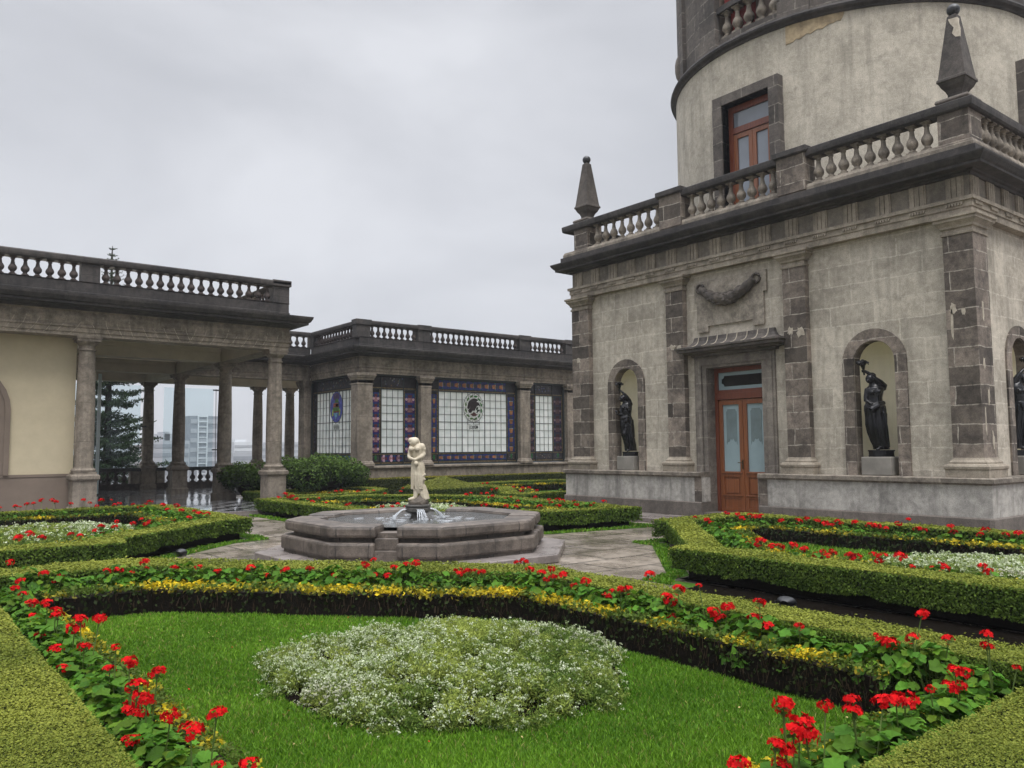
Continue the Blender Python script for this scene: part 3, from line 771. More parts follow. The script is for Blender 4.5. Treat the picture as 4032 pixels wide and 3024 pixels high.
# tower windows: stone surround, wooden frame, panes
def tower_window(mp):
    m = MB()
    def bx(q, ua, ub, za, zb, d0, d1):
        a, b = mp(ua, za, d0), mp(ub, zb, d1)
        q.box(min(a[0], b[0]), min(a[1], b[1]), za, max(a[0], b[0]), max(a[1], b[1]), zb)
    for e, d0 in ((0.0, -.10), (0.09, -.06)):
        bx(m, -.90 + e, -.64, 6.7, 9.93 - e, d0, .42); bx(m, .64, .90 - e, 6.7, 9.93 - e, d0 - .001, .42); bx(m, -.64, .64, 9.70, 9.93 - e, d0 - .002, .42)
    w = m.build('window_surround', DARKBIG, TW, bevel=0.008)
    m = MB(); d0, d1 = .18, .28
    bx(m, -.64, -.52, 6.7, 9.70, d0, d1); bx(m, .52, .64, 6.7, 9.70, d0, d1); bx(m, -.52, .52, 9.55, 9.70, d0, d1); bx(m, -.52, .52, 9.02, 9.17, d0 - .02, d1)
    f = m.build('window', WOODR, TW, bevel=0.006)
    for a, b in ((-.515, -.003), (.003, .515)):
        m = MB(); bx(m, a, a + .10, 6.72, 9.015, d0 + .01, d1); bx(m, b - .10, b, 6.72, 9.015, d0 + .01, d1); bx(m, a + .1, b - .1, 8.90, 9.015, d0 + .01, d1); bx(m, a + .1, b - .1, 6.72, 7.1, d0 + .01, d1)
        sub(m, 'window_leaf', WOOD, f, bevel=0.005)
        m = MB(); bx(m, a + .1, b - .1, 7.1, 8.90, d0 + .05, d0 + .06); sub(m, 'pane', GLASSW, f)
    m = MB(); bx(m, -.52, .52, 9.17, 9.55, d0 + .05, d0 + .06); sub(m, 'pane', GLASSW, f)
tower_window(lambda u, z, d: (15.64 + d, 11.0 + u, z))
tower_window(lambda u, z, d: (20.1 + u, 6.54 + d, z))
# fallen plaster under the band
rr = random.Random(9); m = MB(); A = []; B = []
for k in range(17):
    a = R(-167 + k); zb = 10.60 + .27 * k / 16 + rr.uniform(-.03, .03) + (.13 if k == 16 else 0)
    for L_, z in ((A, 11.03), (B, zb)): L_.append((CX_ + (RD + .012) * math.cos(a), CY_ + (RD + .012) * math.sin(a), z))
strip3(m, A, B); strip3(m, B, [(CX_ + (p[0] - CX_) * .99, CY_ + (p[1] - CY_) * .99, p[2]) for p in B])
sub(m, 'bare_masonry_patch', PATCHT, DRUM)

# ------------------------------------------------------------------ ground and terrace
m = MB(); m.poly([(-3000, -3000, -45), (3000, -3000, -45), (3000, 3000, -45), (-3000, 3000, -45)]); tag(m.build('valley_ground', HILL), kind='structure')
m = MB(); m.box(-40, -30, -45.2, 45, 36.3, -0.3); tag(m.build('terrace_wall', PLINTH), kind='structure')
m = MB(); m.poly([(-40, -30, 0), (45, -30, 0), (45, 36.3, 0), (-40, 36.3, 0)]); tag(m.build('path', PAVE), kind='structure')
m = MB(); m.box(13.62, -12, -.1, 30, 16.9, 0.10); tag(m.build('pavement', FLOORST, bevel=0.01), kind='structure')

# ------------------------------------------------------------------ columned pavilion on the left and its gallery
T5 = scaled(1.05)
PV = empty('colonnade_pavilion', T5((6, 24, 0.2)), 'flat roofed open pavilion on round stone columns with cream wall at left', 'pavilion')
m = MB(); m.box(-9, 19.74, -.25, 8.98, 29.2, 0.2); m.box(-9, 29.2, -.25, 19, 34.3, 0.2); m.build('floor', CHECK, PV, tf=T5)
m = MB(); m.box(-9, 19.66, -.25, 9.06, 19.739, 0.196); m.box(8.981, 19.74, -.25, 9.06, 29.19, 0.196); m.build('floor_edge', FLOORST, PV, tf=T5)


def column(x, y, root, ped=True, r=.205):
    m = MB(); m.lathe(x, y, [(r * .98, 1.28), (r * 1.02, 1.6), (r * 1.03, 2.2), (r * .99, 2.9), (r * .9, 3.7), (r * .83, 4.06), (r * .83, 4.09)], 24)
    c = m.build('column', COLST, root, tf=T5, smooth=True, cyl=None)
    m = MB(); m.lathe(x, y, [(r * .83, 4.02), (r * .98, 4.03), (r * .98, 4.055), (r * .85, 4.065), (r * .85, 4.14), (r * .92, 4.15), (r * 1.18, 4.215), (r * 1.18, 4.235)], 24)
    s = r * 1.22; m.box(x - s, y - s, 4.235, x + s, y + s, 4.30); m.box(x - s - .02, y - s - .02, 4.30, x + s + .02, y + s + .02, 4.338); sub(m, 'capital', COLST, c, tf=T5, smooth=True, sharp=30)
    if ped:
        m = MB(); s = .252; q = [(x - s, y - s), (x + s, y - s), (x + s, y + s), (x - s, y + s)]
        m.box(x - s, y - s, 0.1, x + s, y + s, 1.0)
        m.mould(q, [(-.3, .1), (.04, .1), (.04, .36), (.02, .39), (-.3, .39)]); m.mould(q, [(-.3, .985), (.01, .985), (.035, 1.02), (.05, 1.03), (.05, 1.10), (.02, 1.13), (-.01, 1.14), (-.01, 1.19), (-.3, 1.19)])
        sub(m, 'pedestal', COLST, c, tf=T5)
    m = MB(); m.lathe(x, y, [(r * 1.1, 1.18), (r * 1.27, 1.2), (r * 1.3, 1.235), (r * 1.2, 1.265), (r * 1.05, 1.28), (r * 1.05, 1.3), (r * .98, 1.31)], 24); sub(m, 'column_base', COLST, c, tf=T5, smooth=True)
    return c


for x, y in ((3.98, 21.22), (8.57, 21.22), (8.57, 25.1), (8.57, 29.8), (8.57, 33.8), (12.93, 33.8), (14.35, 33.8), (3.98, 33.8)): column(x, y, PV)
FRONT = [(-9, 20.95), (8.83, 20.95), (8.83, 29.6), (13.38, 29.6)]
ENT = [(-.5, 4.34), (0, 4.34), (0, 4.42), (.022, 4.425), (.022, 4.53), (.05, 4.54), (.05, 4.585), (.02, 4.60), (.035, 4.70), (.03, 4.82), (0.0, 4.90), (.04, 4.935), (-.5, 4.935)]
CORN = [(-.5, 4.93), (.06, 4.93), (.10, 4.975), (.15, 4.98), (.17, 5.01), (.40, 5.02), (.40, 5.07), (.44, 5.09), (.49, 5.18), (.50, 5.235), (.12, 5.30), (.02, 5.305), (.02, 5.36), (0, 5.37), (0, 5.60), (.02, 5.62), (-.30, 5.62)]
RAIL = [(-.28, 6.05), (-.0, 6.05), (.03, 6.08), (.04, 6.13), (.04, 6.19), (.01, 6.22), (-.28, 6.22)]
m = MB(); m.mould(FRONT, ENT, False); PENT = m.build('entablature', WINGST, PV, tf=T5)
rr = random.Random(12)
for k in range(26):
    x = 1.9 + .265 * k + rr.uniform(-.03, .03); sl = (-.22 if x < 3.9 else .16 if x < 6.2 else -.17) * rr.uniform(.8, 1.2); m = MB(); h0, h1 = 4.36 + rr.uniform(0, .03), 4.66 + rr.uniform(-.06, .1)
    m.loft([[(x + sl * f - .006, 20.95 - e, z), (x + sl * f + .006, 20.95 - e, z), (x + sl * f + .006, 20.955 - e, z), (x + sl * f - .006, 20.955 - e, z)] for f, z, e in ((1, h0, .004), (.72, 4.423, .004), (.70, 4.427, .026), (.36, 4.535, .026), (.34, 4.545, .054), (.22, 4.585, .054), (.2, 4.6, .026), (0, h1, .037))])
    sub(m, 'mortar_joint', PATCHW, PENT, tf=T5)
m = MB(); m.mould(FRONT, CORN, False); m.build('cornice', WEATH, PV, tf=T5)
m = MB(); m.mould(FRONT, RAIL, False); PBAL = m.build('balustrade_rail', WEATH, PV, tf=T5)
for q in ((8.40, 20.96, 5.6, 8.84, 21.3, 6.1), (3.76, 20.975, 5.6, 4.16, 21.26, 6.06), (8.45, 29.3, 5.6, 8.84, 29.9, 6.06), (-1.1, 20.975, 5.6, -.7, 21.26, 6.06)):
    m = MB(); m.box(*q)
    if q[0] == 8.40: m.box(8.37, 20.91, 6.08, 8.88, 21.33, 6.235)
    sub(m, 'rail_pedestal', WEATH, PBAL, tf=T5)
PBM = baluster_mesh('pavilion_baluster', 0.435 * 1.05, 0.092 * 1.05, BALDK)
for a, b, n in ((4.18, 8.39, 17), (-.68, 3.74, 18)):
    for k in range(n): put('baluster', PBM, PBAL, T5((a + (b - a) * (k + .5) / n, 21.09, 5.617)))
for k in range(32): put('baluster', PBM, PBAL, T5((8.69, 21.45 + .25 * k, 5.617)))
for k in range(16): put('baluster', PBM, PBAL, T5((9.1 + .27 * k, 29.74, 5.617)))
m = MB(); m.box(-9, 21.44, 4.76, 8.34, 34.3, 4.92); m.box(8.34, 29.9, 4.765, 19, 34.3, 4.925); m.build('ceiling', CEIL, PV, tf=T5)
m = MB()
for y in (25.1, 29.8): m.box(-9, y - .23, 4.345, 8.33, y + .23, 4.758); m.box(-9, y - .29, 4.62, 8.33, y + .29, 4.757)
m.box(-9, 33.55, 4.342, 19, 34.05, 4.757); m.box(3.75, 21.46, 4.348, 4.2, 33.5, 4.756)
m.box(8.34, 29.95, 4.346, 8.8, 33.5, 4.755); m.box(8.345, 21.46, 4.343, 8.36, 29.5, 4.755)
m.build('ceiling_beams', BEAM, PV, tf=T5)
m = MB(); m.box(-9, 21.6, 1.14, 3.83, 21.9, 4.757); m.box(3.55, 21.9, .2, 3.829, 29.5, 4.756); WL = m.build('cream_wall', CREAM, PV, tf=T5)
m = MB(); m.box(-9, 21.575, .2, 3.84, 21.92, 1.09); m.box(-9, 21.56, 1.09, 3.85, 21.93, 1.15); sub(m, 'dado', DADO, WL, tf=T5)
m = MB(); m.box(-9, 21.42, 4.50, 3.72, 21.598, 4.758); m.box(-9, 21.30, 4.62, 3.75, 21.42, 4.757); sub(m, 'wall_cornice', DADO, WL, tf=T5)
m = MB()
for r1, r0, d in ((1.04, .93, -.07), (.93, .80, -.04)):
    O = [(u, 21.6 + d, z) for u, z in arch_pts(1.48, r1, 1.14, 2.62)]; I = [(u, 21.6 + d, z) for u, z in arch_pts(1.48, r0, 1.14, 2.62)]
    strip3(m, O, I); strip3(m, I, [(a, 21.61, c) for a, b, c in I]); strip3(m, [(a, 21.61, c) for a, b, c in O], O)
sub(m, 'arch_frame', DADO, WL, tf=T5)
m = MB(); m.poly([(u, 21.597, z) for u, z in arch_pts(1.48, .80, 1.14, 2.62)]); sub(m, 'arch_panel', CONCRETE, WL, tf=T5)
# clear glass wind screens of the gallery
m = MB(); m.box(4.9, 33.50, 1.0, 8.2, 33.512, 4.2); m.box(9.0, 33.30, .95, 10.9, 33.312, 4.15)
GS = m.build('glass_screen', CLEAR, PV, tf=T5)
m = MB(); m.box(6.05, 30.3, .25, 6.16, 30.32, 4.3); sub(m, 'glass_edge', EDGEG, GS, tf=T5)
for x, y, z in ((10.92, 33.3, 1.7), (10.92, 33.3, 4.1), (8.22, 33.5, 2.6)): m = MB(); m.box(x - .03, y - .05, z - .02, x + .2, y + .05, z + .03); sub(m, 'glass_clamp', IRON, GS, tf=T5)
m = MB(); m.tube([(11.0, 33.3, 4.15), (11.02, 33.3, 1.0)], .012, 6); sub(m, 'tie_rod', IRON, GS, tf=T5)
# outer parapet
m = MB(); m.box(2, 33.62, .2, 19, 33.98, .43); TB = m.build('terrace_parapet', BALDK, PV, tf=T5)
m = MB(); m.box(2, 33.64, .90, 19, 33.96, 1.03); sub(m, 'parapet_rail', WEATH, TB, tf=T5)
for x in (3.98, 8.57, 12.93):
    for e in (-.62, .33): m = MB(); m.box(x + e, 33.63, .43, x + e + .29, 33.97, .90); sub(m, 'parapet_block', COLST, TB, tf=T5)
TBM = baluster_mesh('parapet_baluster', .48 * 1.05, .105 * 1.05, BALDK)
for a, b, n in ((4.7, 7.9, 11), (9.25, 12.25, 10), (13.6, 15.5, 6)):
    for k in range(n): put('baluster', TBM, TB, T5((a + (b - a) * (k + .5) / n, 33.8, .428)))

# ------------------------------------------------------------------ stained glass wing
WG = empty('stained_glass_wing', T5((18, 27, 0.2)), 'low stone wing with stained glass windows between piers and roof balustrade', 'building')
WP = [(13.4, 30.3), (13.4, 25.6), (32, 25.6)]
m = MB(); m.mould(WP, [(-.35, -.3), (.10, -.3), (.10, .30), (.05, .33), (.05, .975), (-.35, .975)], False); m.build('base_wall', WINGST, WG, tf=T5)
m = MB(); m.mould(WP, [(-.36, .97), (.07, .97), (.10, 1.0), (.13, 1.01), (.13, 1.06), (.10, 1.09), (-.36, 1.09)], False); m.build('ledge', COLST, WG, tf=T5)
WP2 = [(13.4, 29.6), (13.4, 25.6), (32, 25.6)]
m = MB(); m.mould(WP2, [(a - .003 if a < -.4 else a, z) for a, z in ENT], False); m.build('entablature', WINGST, WG, tf=T5)
m = MB(); m.mould(WP2, [(a - .003 if a < -.4 else a, z) for a, z in CORN], False); m.build('cornice', WEATH, WG, tf=T5)
m = MB(); m.mould(WP2, RAIL, False); WBAL = m.build('balustrade_rail', WEATH, WG, tf=T5)
for x0, x1 in ((13.28, 13.82), (15.81, 16.32), (20.6, 21.14), (23.1, 23.6)):
    m = MB(); m.box(x0, 25.595, 5.6, x1, 25.93, 6.08); m.box(x0 - .03, 25.55, 6.06, x1 + .03, 25.94, 6.238); sub(m, 'rail_pedestal', WEATH, WBAL, tf=T5)
m = MB(); m.box(13.395, 29.4, 5.6, 13.75, 29.95, 6.08); sub(m, 'rail_pedestal', WEATH, WBAL, tf=T5)
for a, b, n in ((13.84, 15.8, 8), (16.34, 20.58, 17), (21.16, 23.08, 8), (23.62, 26, 9)):
    for k in range(n): put('baluster', PBM, WBAL, T5((a + (b - a) * (k + .5) / n, 25.74, 5.617)))
for k in range(15): put('baluster', PBM, WBAL, T5((13.54, 26.05 + .237 * k, 5.617)))
m = MB(); m.box(13.9, 26.1, 4.77, 32, 27.0, 4.93); m.build('ceiling', CEIL, WG, tf=T5)  # roof cut short so open sky lights the window panes from behind
m = MB(); m.box(13.7, 25.9, -.2, 32, 31, .2); m.build('floor', CREAM, WG, tf=T5)  # floor made pale to bounce light onto the backs of the panes
def pier(x0, x1, y0, y1):
    m = MB(); m.box(x0, y0, 1.088, x1, y1, 4.15); o = m.build('pier', COLST, WG, tf=T5, bevel=0.01)
    q = [(x0, y0), (x1, y0), (x1, y1), (x0, y1)]
    m = MB(); m.mould(q, [(-.1, 3.93), (.015, 3.93), (.015, 3.97), (0, 3.98), (0, 4.08), (.03, 4.09), (.04, 4.14), (.07, 4.19), (.07, 4.22), (.09, 4.24), (.09, 4.339), (-.1, 4.339)]); sub(m, 'capital', COLST, o, tf=T5)
    m = MB(); m.mould(q, [(-.1, 1.087), (.06, 1.087), (.06, 1.17), (.03, 1.2), (.03, 1.22), (0, 1.26), (-.1, 1.26)]); sub(m, 'pier_base', COLST, o, tf=T5)
for q in ((13.27, 13.86, 25.47, 25.98), (15.85, 16.30, 25.49, 25.95), (20.52, 21.03, 25.49, 25.95), (23.05, 23.55, 25.49, 25.95), (13.2, 13.62, 29.72, 30.25)): pier(*q)
m = MB(); m.box(13.62, 26.0, 3.92, 13.9, 29.7, 4.335)
m.box(13.87, 25.95, 3.92, 23, 26.2, 4.335); m.build('window_lintel', CEIL, WG, tf=T5)

BLUE = (.025, .042, .20); LBLUE = (.10, .17, .42); ORG = (.44, .19, .07); RDB = (.20, .06, .04); PINK = (.36, .18, .19); MAR = (.12, .025, .035); LPINK = (.62, .42, .48)
GRN = (.03, .16, .04); LGRN = (.25, .45, .08); TAN = (.26, .19, .085); DRK = (.02, .018, .02); TEAL = (.02, .13, .15); WHT = (.80, .82, .80); PUR = (.09, .03, .15); YEL = (.7, .55, .12)


class Glass:
    def __init__(s, mp): s.mp = mp; s.m = MB(); s.lv = 0
    def poly(s, pts, c, d): s.m.poly([s.mp(u, z, d) for u, z in pts], c)
    def rect(s, a, b, c, d_, col, d): s.poly([(a, c), (b, c), (b, d_), (a, d_)], col, d)
    def disc(s, u, z, ru, rz, col, d, n=16, rot=0):
        ca, sa = math.cos(rot), math.sin(rot)
        s.poly([(u + ca * ru * math.cos(2 * PI * k / n) - sa * rz * math.sin(2 * PI * k / n), z + sa * ru * math.cos(2 * PI * k / n) + ca * rz * math.sin(2 * PI * k / n)) for k in range(n)], col, d)

    def rope(s, a, b, c, d_, d):
        L = max(b - a, d_ - c); n = int(L / .055); hor = (b - a) > (d_ - c)
        for k in range(n):
            f0, f1 = k / n, (k + .62) / n
            if hor: w = b - a; s.poly([(a + w * f0, c), (a + w * f1, c), (a + w * (f1 + .35 / n), d_), (a + w * (f0 + .35 / n), d_)], TAN, d)
            else: w = d_ - c; s.poly([(a, c + w * f0), (a, c + w * f1), (b, c + w * (f1 + .35 / n)), (b, c + w * (f0 + .35 / n))], TAN, d)

    def strip(s, a, b, c, d_, pal, d, seed=0):
        """patterned band; runs along its longer side"""
        rr = random.Random(seed); hor = (b - a) > (d_ - c); L = (b - a) if hor else (d_ - c); w = ((d_ - c) if hor else (b - a)) / 2
        base = {'pink': BLUE, 'orange': BLUE, 'dark': (.06, .055, .06), 'blue': TEAL, 'dim': (.035, .03, .05)}[pal]
        s.rect(a, b, c, d_, base, d)
        n = max(1, round(L / .36)); p = L / n
        def P(k, x, t):
            x = (k + x) * p
            return (a + x, (c + d_) / 2 + t * w) if hor else ((a + b) / 2 + t * w, c + x)
        for k in range(n):
            j = rr.uniform(.65, 1.25); mul = lambda q, f=1: tuple(min(1, x * j * f) for x in q); e = d - .0015; e2 = d - .003
            if pal in ('pink', 'dim'):
                f = 1 if pal == 'pink' else .35
                s.poly([P(k, .02, -.95), P(k, .30, -.95), P(k, .30, .95), P(k, .02, .95)], mul(PUR, f), e)
                s.poly([P(k, .10, -.55), P(k, .55, -.42), P(k, .55, .42), P(k, .10, .55)], mul(PINK, f), e2)
                s.poly([P(k, .58, -.36), P(k, .84, -.5), P(k, .84, .5), P(k, .58, .36)], mul(MAR, f), e2)
                for t in (-.72, .72):
                    q = P(k, .40, t); s.disc(q[0], q[1], .052, .052, mul(LPINK, f), e2 - .001, 10)
                s.poly([P(k, .62, -.95), P(k, .95, -.95), P(k, .8, -.6)], mul(TEAL, f), e2); s.poly([P(k, .62, .95), P(k, .95, .95), P(k, .8, .6)], mul(TEAL, f), e2)
            elif pal == 'orange':
                s.poly([P(k, .08, -.36), P(k, .52, -.56), P(k, .52, .56), P(k, .08, .36)], mul(ORG), e2); s.poly([P(k, .03, -.3), P(k, .08, -.36), P(k, .08, .36), P(k, .03, .3)], mul(RDB), e2)
                s.poly([P(k, .54, -.55), P(k, .58, -.55), P(k, .58, .55), P(k, .54, .55)], mul((.5, .5, .45)), e2)
                s.poly([P(k, .60, -.3), P(k, .95, -.5), P(k, .95, .5), P(k, .60, .3)], mul((.07, .065, .075)), e)
                s.poly([P(k, .3, -1), P(k, .62, -1), P(k, .55, -.62)], mul(TEAL), e); s.poly([P(k, .3, 1), P(k, .62, 1), P(k, .55, .62)], mul(TEAL), e)
            elif pal == 'blue':
                s.poly([P(k, .1, .0), P(k, .5, .0), P(k, .5, .9), P(k, .1, .9)], mul(LBLUE), e); q = P(k, .3, -.55); s.disc(q[0], q[1], .05, .05, mul(YEL, .7), e2, 8)
                s.poly([P(k, .6, -.9), P(k, .9, -.9), P(k, .8, .9), P(k, .7, .9)], mul(GRN), e)
            else:
                for t in range(6):
                    x, y = rr.uniform(0, .9), rr.uniform(-.9, .7); cc = rr.choice(((.18, .165, .15), (.09, .10, .20), (.18, .11, .07), (.22, .215, .19), (.08, .13, .13)))
                    s.poly([P(k, x, y), P(k, x + .14, y - .1), P(k, x + .2, y + .22), P(k, x + .04, y + .28)], mul(cc), e2)


def window(mp, u0, u1, z0, z1, a, b, c, d, ncol, nrow, thick, side, bottom, top, seed):
    m = MB()
    def bx(m, ua, ub, za, zb, d0, d1):
        p, q = mp(ua, za, d0), mp(ub, zb, d1); m.box(min(p[0], q[0]), min(p[1], q[1]), za, max(p[0], q[0]), max(p[1], q[1]), zb)
    e = .05
    bx(m, u0, u0 + e, z0, z1, .06, .2); bx(m, u1 - e, u1, z0, z1, .06, .2); bx(m, u0 + e, u1 - e, z1 - e, z1, .06, .2); bx(m, u0 + e, u1 - e, z0, z0 + .04, .06, .2)
    for k in range(ncol + 1):
        u = a + (b - a) * k / ncol; t = .012 if k in thick else .0052; bx(m, u - t, u + t, c, d, .108 - .004 * (k in thick), .128)
    for k in range(nrow + 1):
        z = c + (d - c) * k / nrow; t = .011 if k == nrow // 2 else .0048; bx(m, a, b, z - t, z + t, .1095, .127)
    for u in (a, b): bx(m, u - .012, u + .012, z0 + .03, z1 - .03, .106, .129)
    for z in (c, d): bx(m, u0 + .03, u1 - .03, z - .012, z + .012, .107, .1285)
    w = m.build('window', LEAD, WG, tf=T5)
    g = MB(); p, q = mp(a, c, .13), mp(b, d, .135); g.box(min(p[0], q[0]), min(p[1], q[1]), c, max(p[0], q[0]), max(p[1], q[1]), d); sub(g, 'milk_pane', MILK, w, tf=T5)
    g = Glass(mp); D = .132
    g.rect(u0, u1, z0, c, DRK, D); g.rect(u0, u1, d, z1, DRK, D)
    if a - u0 > .1: g.rect(u0, a, c, d, DRK, D)
    if u1 - b > .1: g.rect(b, u1, c, d, DRK, D)
    D = .129; r = .045
    g.strip(a, b, z0 + .13, c - .08, bottom, D, seed); g.strip(a, b, d + .10, z1 - .08, top, D, seed + 1)
    g.rope(u0 + .06, u1 - .06, c - .065, c - .02, D); g.rope(u0 + .06, u1 - .06, z0 + .05, z0 + .10, D); g.rope(u0 + .06, u1 - .06, d + .025, d + .07, D)
    for x0, x1, ed in ((u0 + .11, a - .08, 0), (b + .08, u1 - .11, 1)):
        if x1 - x0 < .08: continue
        g.strip(x0, x1, c, d - (.12 if side != 'dim' else 0), side, D, seed + 3 + ed)
        g.rope(x0 - .055, x0 - .012, c, d, D); g.rope(x1 + .012, x1 + .055, c, d, D)
        g.strip(x0, x1, z0 + .13, c - .08, 'blue' if side == 'x' else 'dark', D, seed + 8); g.disc((x0 + x1) / 2, z0 + .26, .05, .1, GRN, D - .004, 8)
    sub(g.m, 'stained_border', STAIN, w, tf=T5)
    return w


SW = lambda u, z, d: (u, 25.6 + d, z); WW = lambda u, z, d: (13.4 + d, u, z)
w1 = window(WW, 26.0, 29.68, 1.10, 4.33, 26.03, 29.25, 1.53, 3.80, 12, 8, (4, 8), 'dark', 'blue', 'dark', 1)
w2 = window(SW, 13.88, 15.83, 1.10, 4.33, 14.33, 15.24, 1.53, 3.81, 4, 8, (), 'pink', 'pink', 'dark', 2)
w3 = window(SW, 16.34, 20.50, 1.10, 4.33, 16.76, 19.97, 1.53, 3.82, 12, 8, (4, 8), 'orange', 'orange', 'orange', 3)
w4 = window(SW, 21.06, 23.02, 1.10, 4.33, 21.48, 22.40, 1.53, 3.82, 4, 8, (), 'dim', 'dark', 'dark', 4)
# medallions
g = Glass(SW); uc, zc = 18.36, 3.245; kx, kz = .475 / 172, .56 / 236
Q = lambda x, y: (uc + (x - 785) * kx, zc - (y - 640) * kz)
g.disc(uc, zc, .485, .572, DRK, .1035, 40); g.disc(uc, zc, .47, .556, (.86, .88, .84), .102, 40)
for k in range(26):
    t = 2 * PI * k / 26; A = [(uc + f * math.cos(t + e) * .47, zc + f * math.sin(t + e) * .556) for f, e in ((.66, -.01), (1, -.01), (1, .01), (.66, .01))]; g.poly(A, (.1, .1, .1), .1005)
for k in range(12):
    t = PI / 2 + (k + .5) * 2 * PI / 12; gr = (.04, .2, .045) if k > 6 else (.07, .17, .03)
    g.disc(uc + .80 * .47 * math.cos(t), zc + .80 * .556 * math.sin(t), .09, .036, gr, .0985, 10, t + PI / 2 + .25)
g.poly([Q(*p) for p in ((680, 610), (700, 545), (745, 503), (800, 488), (855, 505), (862, 522), (828, 545), (868, 552), (893, 590), (908, 622), (872, 602), (842, 612), (822, 650), (802, 692), (765, 690), (745, 725), (708, 728), (690, 690), (738, 622), (702, 668), (674, 652))], (.035, .022, .022), .098)
g.poly([Q(*p) for p in ((725, 745), (765, 735), (775, 715), (812, 720), (828, 745), (860, 752), (815, 778), (765, 778))], (.13, .06, .05), .098)
g.poly([Q(*p) for p in ((828, 640), (858, 625), (868, 650), (850, 672), (880, 668), (890, 690), (858, 708), (846, 735), (832, 720), (842, 690), (824, 672))], (.03, .05, .03), .098)
g.poly([Q(*p) for p in ((768, 800), (778, 840), (788, 805), (798, 840), (808, 800), (800, 846), (776, 846))], (.05, .05, .05), .098)
sub(g.m, 'eagle_medallion', STAIN, w3, tf=T5)
g = Glass(SW); g.rect(18.06, 18.64, 2.38, 2.60, (.8, .82, .8), .1)
for a, b, c, d in ((18.05, 18.65, 2.375, 2.385), (18.05, 18.65, 2.595, 2.605), (18.05, 18.06, 2.38, 2.7), (18.64, 18.65, 2.38, 2.7)): g.rect(a, b, c, d, DRK, .098)
sub(g.m, 'name_plate', STAIN, w3, tf=T5)
cu = bpy.data.curves.new('country_name', 'FONT'); cu.body = 'MEXICO'; cu.size = .165 * 1.05; cu.align_x = 'CENTER'; cu.extrude = .002; cu.offset = .003
cu.space_character = .95; cu.materials.append(IRON)
tx = bpy.data.objects.new('country_name', cu); COL.objects.link(tx)
me = bpy.data.meshes.new_from_object(tx.evaluated_get(bpy.context.evaluated_depsgraph_get())); bpy.data.objects.remove(tx)
tx = bpy.data.objects.new('country_name', me); COL.objects.link(tx); tx.parent = w3
p = T5((18.35, 25.692, 2.435)); o_ = WG['_o']; tx.location = (p[0] - o_[0], p[1] - o_[1], p[2] - o_[2]); tx.rotation_euler = (PI / 2, 0, 0); tx.scale = (-.72, 1, 1)
g = Glass(WW); uc, zc = 27.58, 3.225
g.disc(uc, zc, .52, .575, DRK, .1035, 32); g.disc(uc, zc, .50, .555, (.10, .12, .55), .102, 32); g.disc(uc, zc + .38, .26, .15, (.10, .05, .16), .1, 20)
V1 = lambda x, y: (uc - (x - 475) * .50 / 105, zc - (y - 640) * .56 / 245)
for pts, col in ((((440, 570), (470, 505), (505, 510), (520, 570)), (.08, .2, .03)), (((425, 575), (520, 575), (525, 640), (420, 640)), (.45, .12, .05)), (((470, 590), (520, 580), (522, 635), (465, 635)), (.25, .45, .5)), (((415, 645), (520, 640), (530, 700), (420, 705)), (.12, .28, .03)), (((405, 690), (425, 660), (428, 780), (400, 780)), (.5, .65, .12)), (((522, 660), (545, 690), (540, 775), (518, 780)), (.5, .65, .12)), (((420, 705), (530, 700), (525, 725), (425, 728)), (.3, .09, .04)), (((440, 735), (505, 732), (490, 790), (465, 840), (452, 790)), (.25, .55, .75))):
    g.poly([V1(*p) for p in pts], col, .0985)
sub(g.m, 'oval_medallion', STAIN, w1, tf=T5)
g = Glass(WW); g.rect(27.30, 27.80, 2.38, 2.60, (.5, .52, .5), .1)
rr = random.Random(2)
for k in range(9): u = 27.35 + .048 * k; g.rect(u, u + .02, 2.42 + rr.choice((0, .05)), 2.56, (.06, .07, .06), .098)
sub(g.m, 'name_plate', STAIN, w1, tf=T5)

# ------------------------------------------------------------------ leaf clouds
def np_mesh(name, V, F, col=None, smooth=False):
    me = bpy.data.meshes.new(name); nv, nf, k = len(V), len(F), F.shape[1]
    me.vertices.add(nv); me.vertices.foreach_set('co', V.astype(np.float32).ravel())
    me.loops.add(nf * k); me.loops.foreach_set('vertex_index', F.astype(np.int32).ravel())
    me.polygons.add(nf); me.polygons.foreach_set('loop_start', np.arange(0, nf * k, k, dtype=np.int32))
    if col is not None:
        at = me.attributes.new('Col', 'FLOAT_COLOR', 'CORNER')
        c = np.ones((nf * k, 4), np.float32); c[:, :3] = np.repeat(col, k, axis=0); at.data.foreach_set('color', c.ravel())
    me.update(calc_edges=True)
    if smooth: me.polygons.foreach_set('use_smooth', [True] * nf)
    return me


def np_obj(name, me, mat, parent=None, org=None):
    me.materials.append(mat)
    o = bpy.data.objects.new(name, me); COL.objects.link(o)
    if parent is not None: o.parent = parent
    elif org is not None: o.location = org
    return o


def nrm(a): return a / np.maximum(np.linalg.norm(a, axis=1, keepdims=True), 1e-9)


def leaf_quads(P, Nn, size, col, aspect=.6, tilt=.7, fold=0.0):
    n = len(P); N2 = nrm(Nn + tilt * RNG.normal(size=(n, 3)))
    t = nrm(np.cross(N2, RNG.normal(size=(n, 3)))); b = np.cross(N2, t)
    s = (np.broadcast_to(size, (n,)) * RNG.uniform(.7, 1.3, n))[:, None]
    V = np.stack([P - t * s * .5, P + b * s * aspect * .5 + t * s * .08, P + t * s * .5, P - b * s * aspect * .5 + t * s * .08], 1).reshape(-1, 3)
    return V, np.arange(4 * n).reshape(n, 4), col


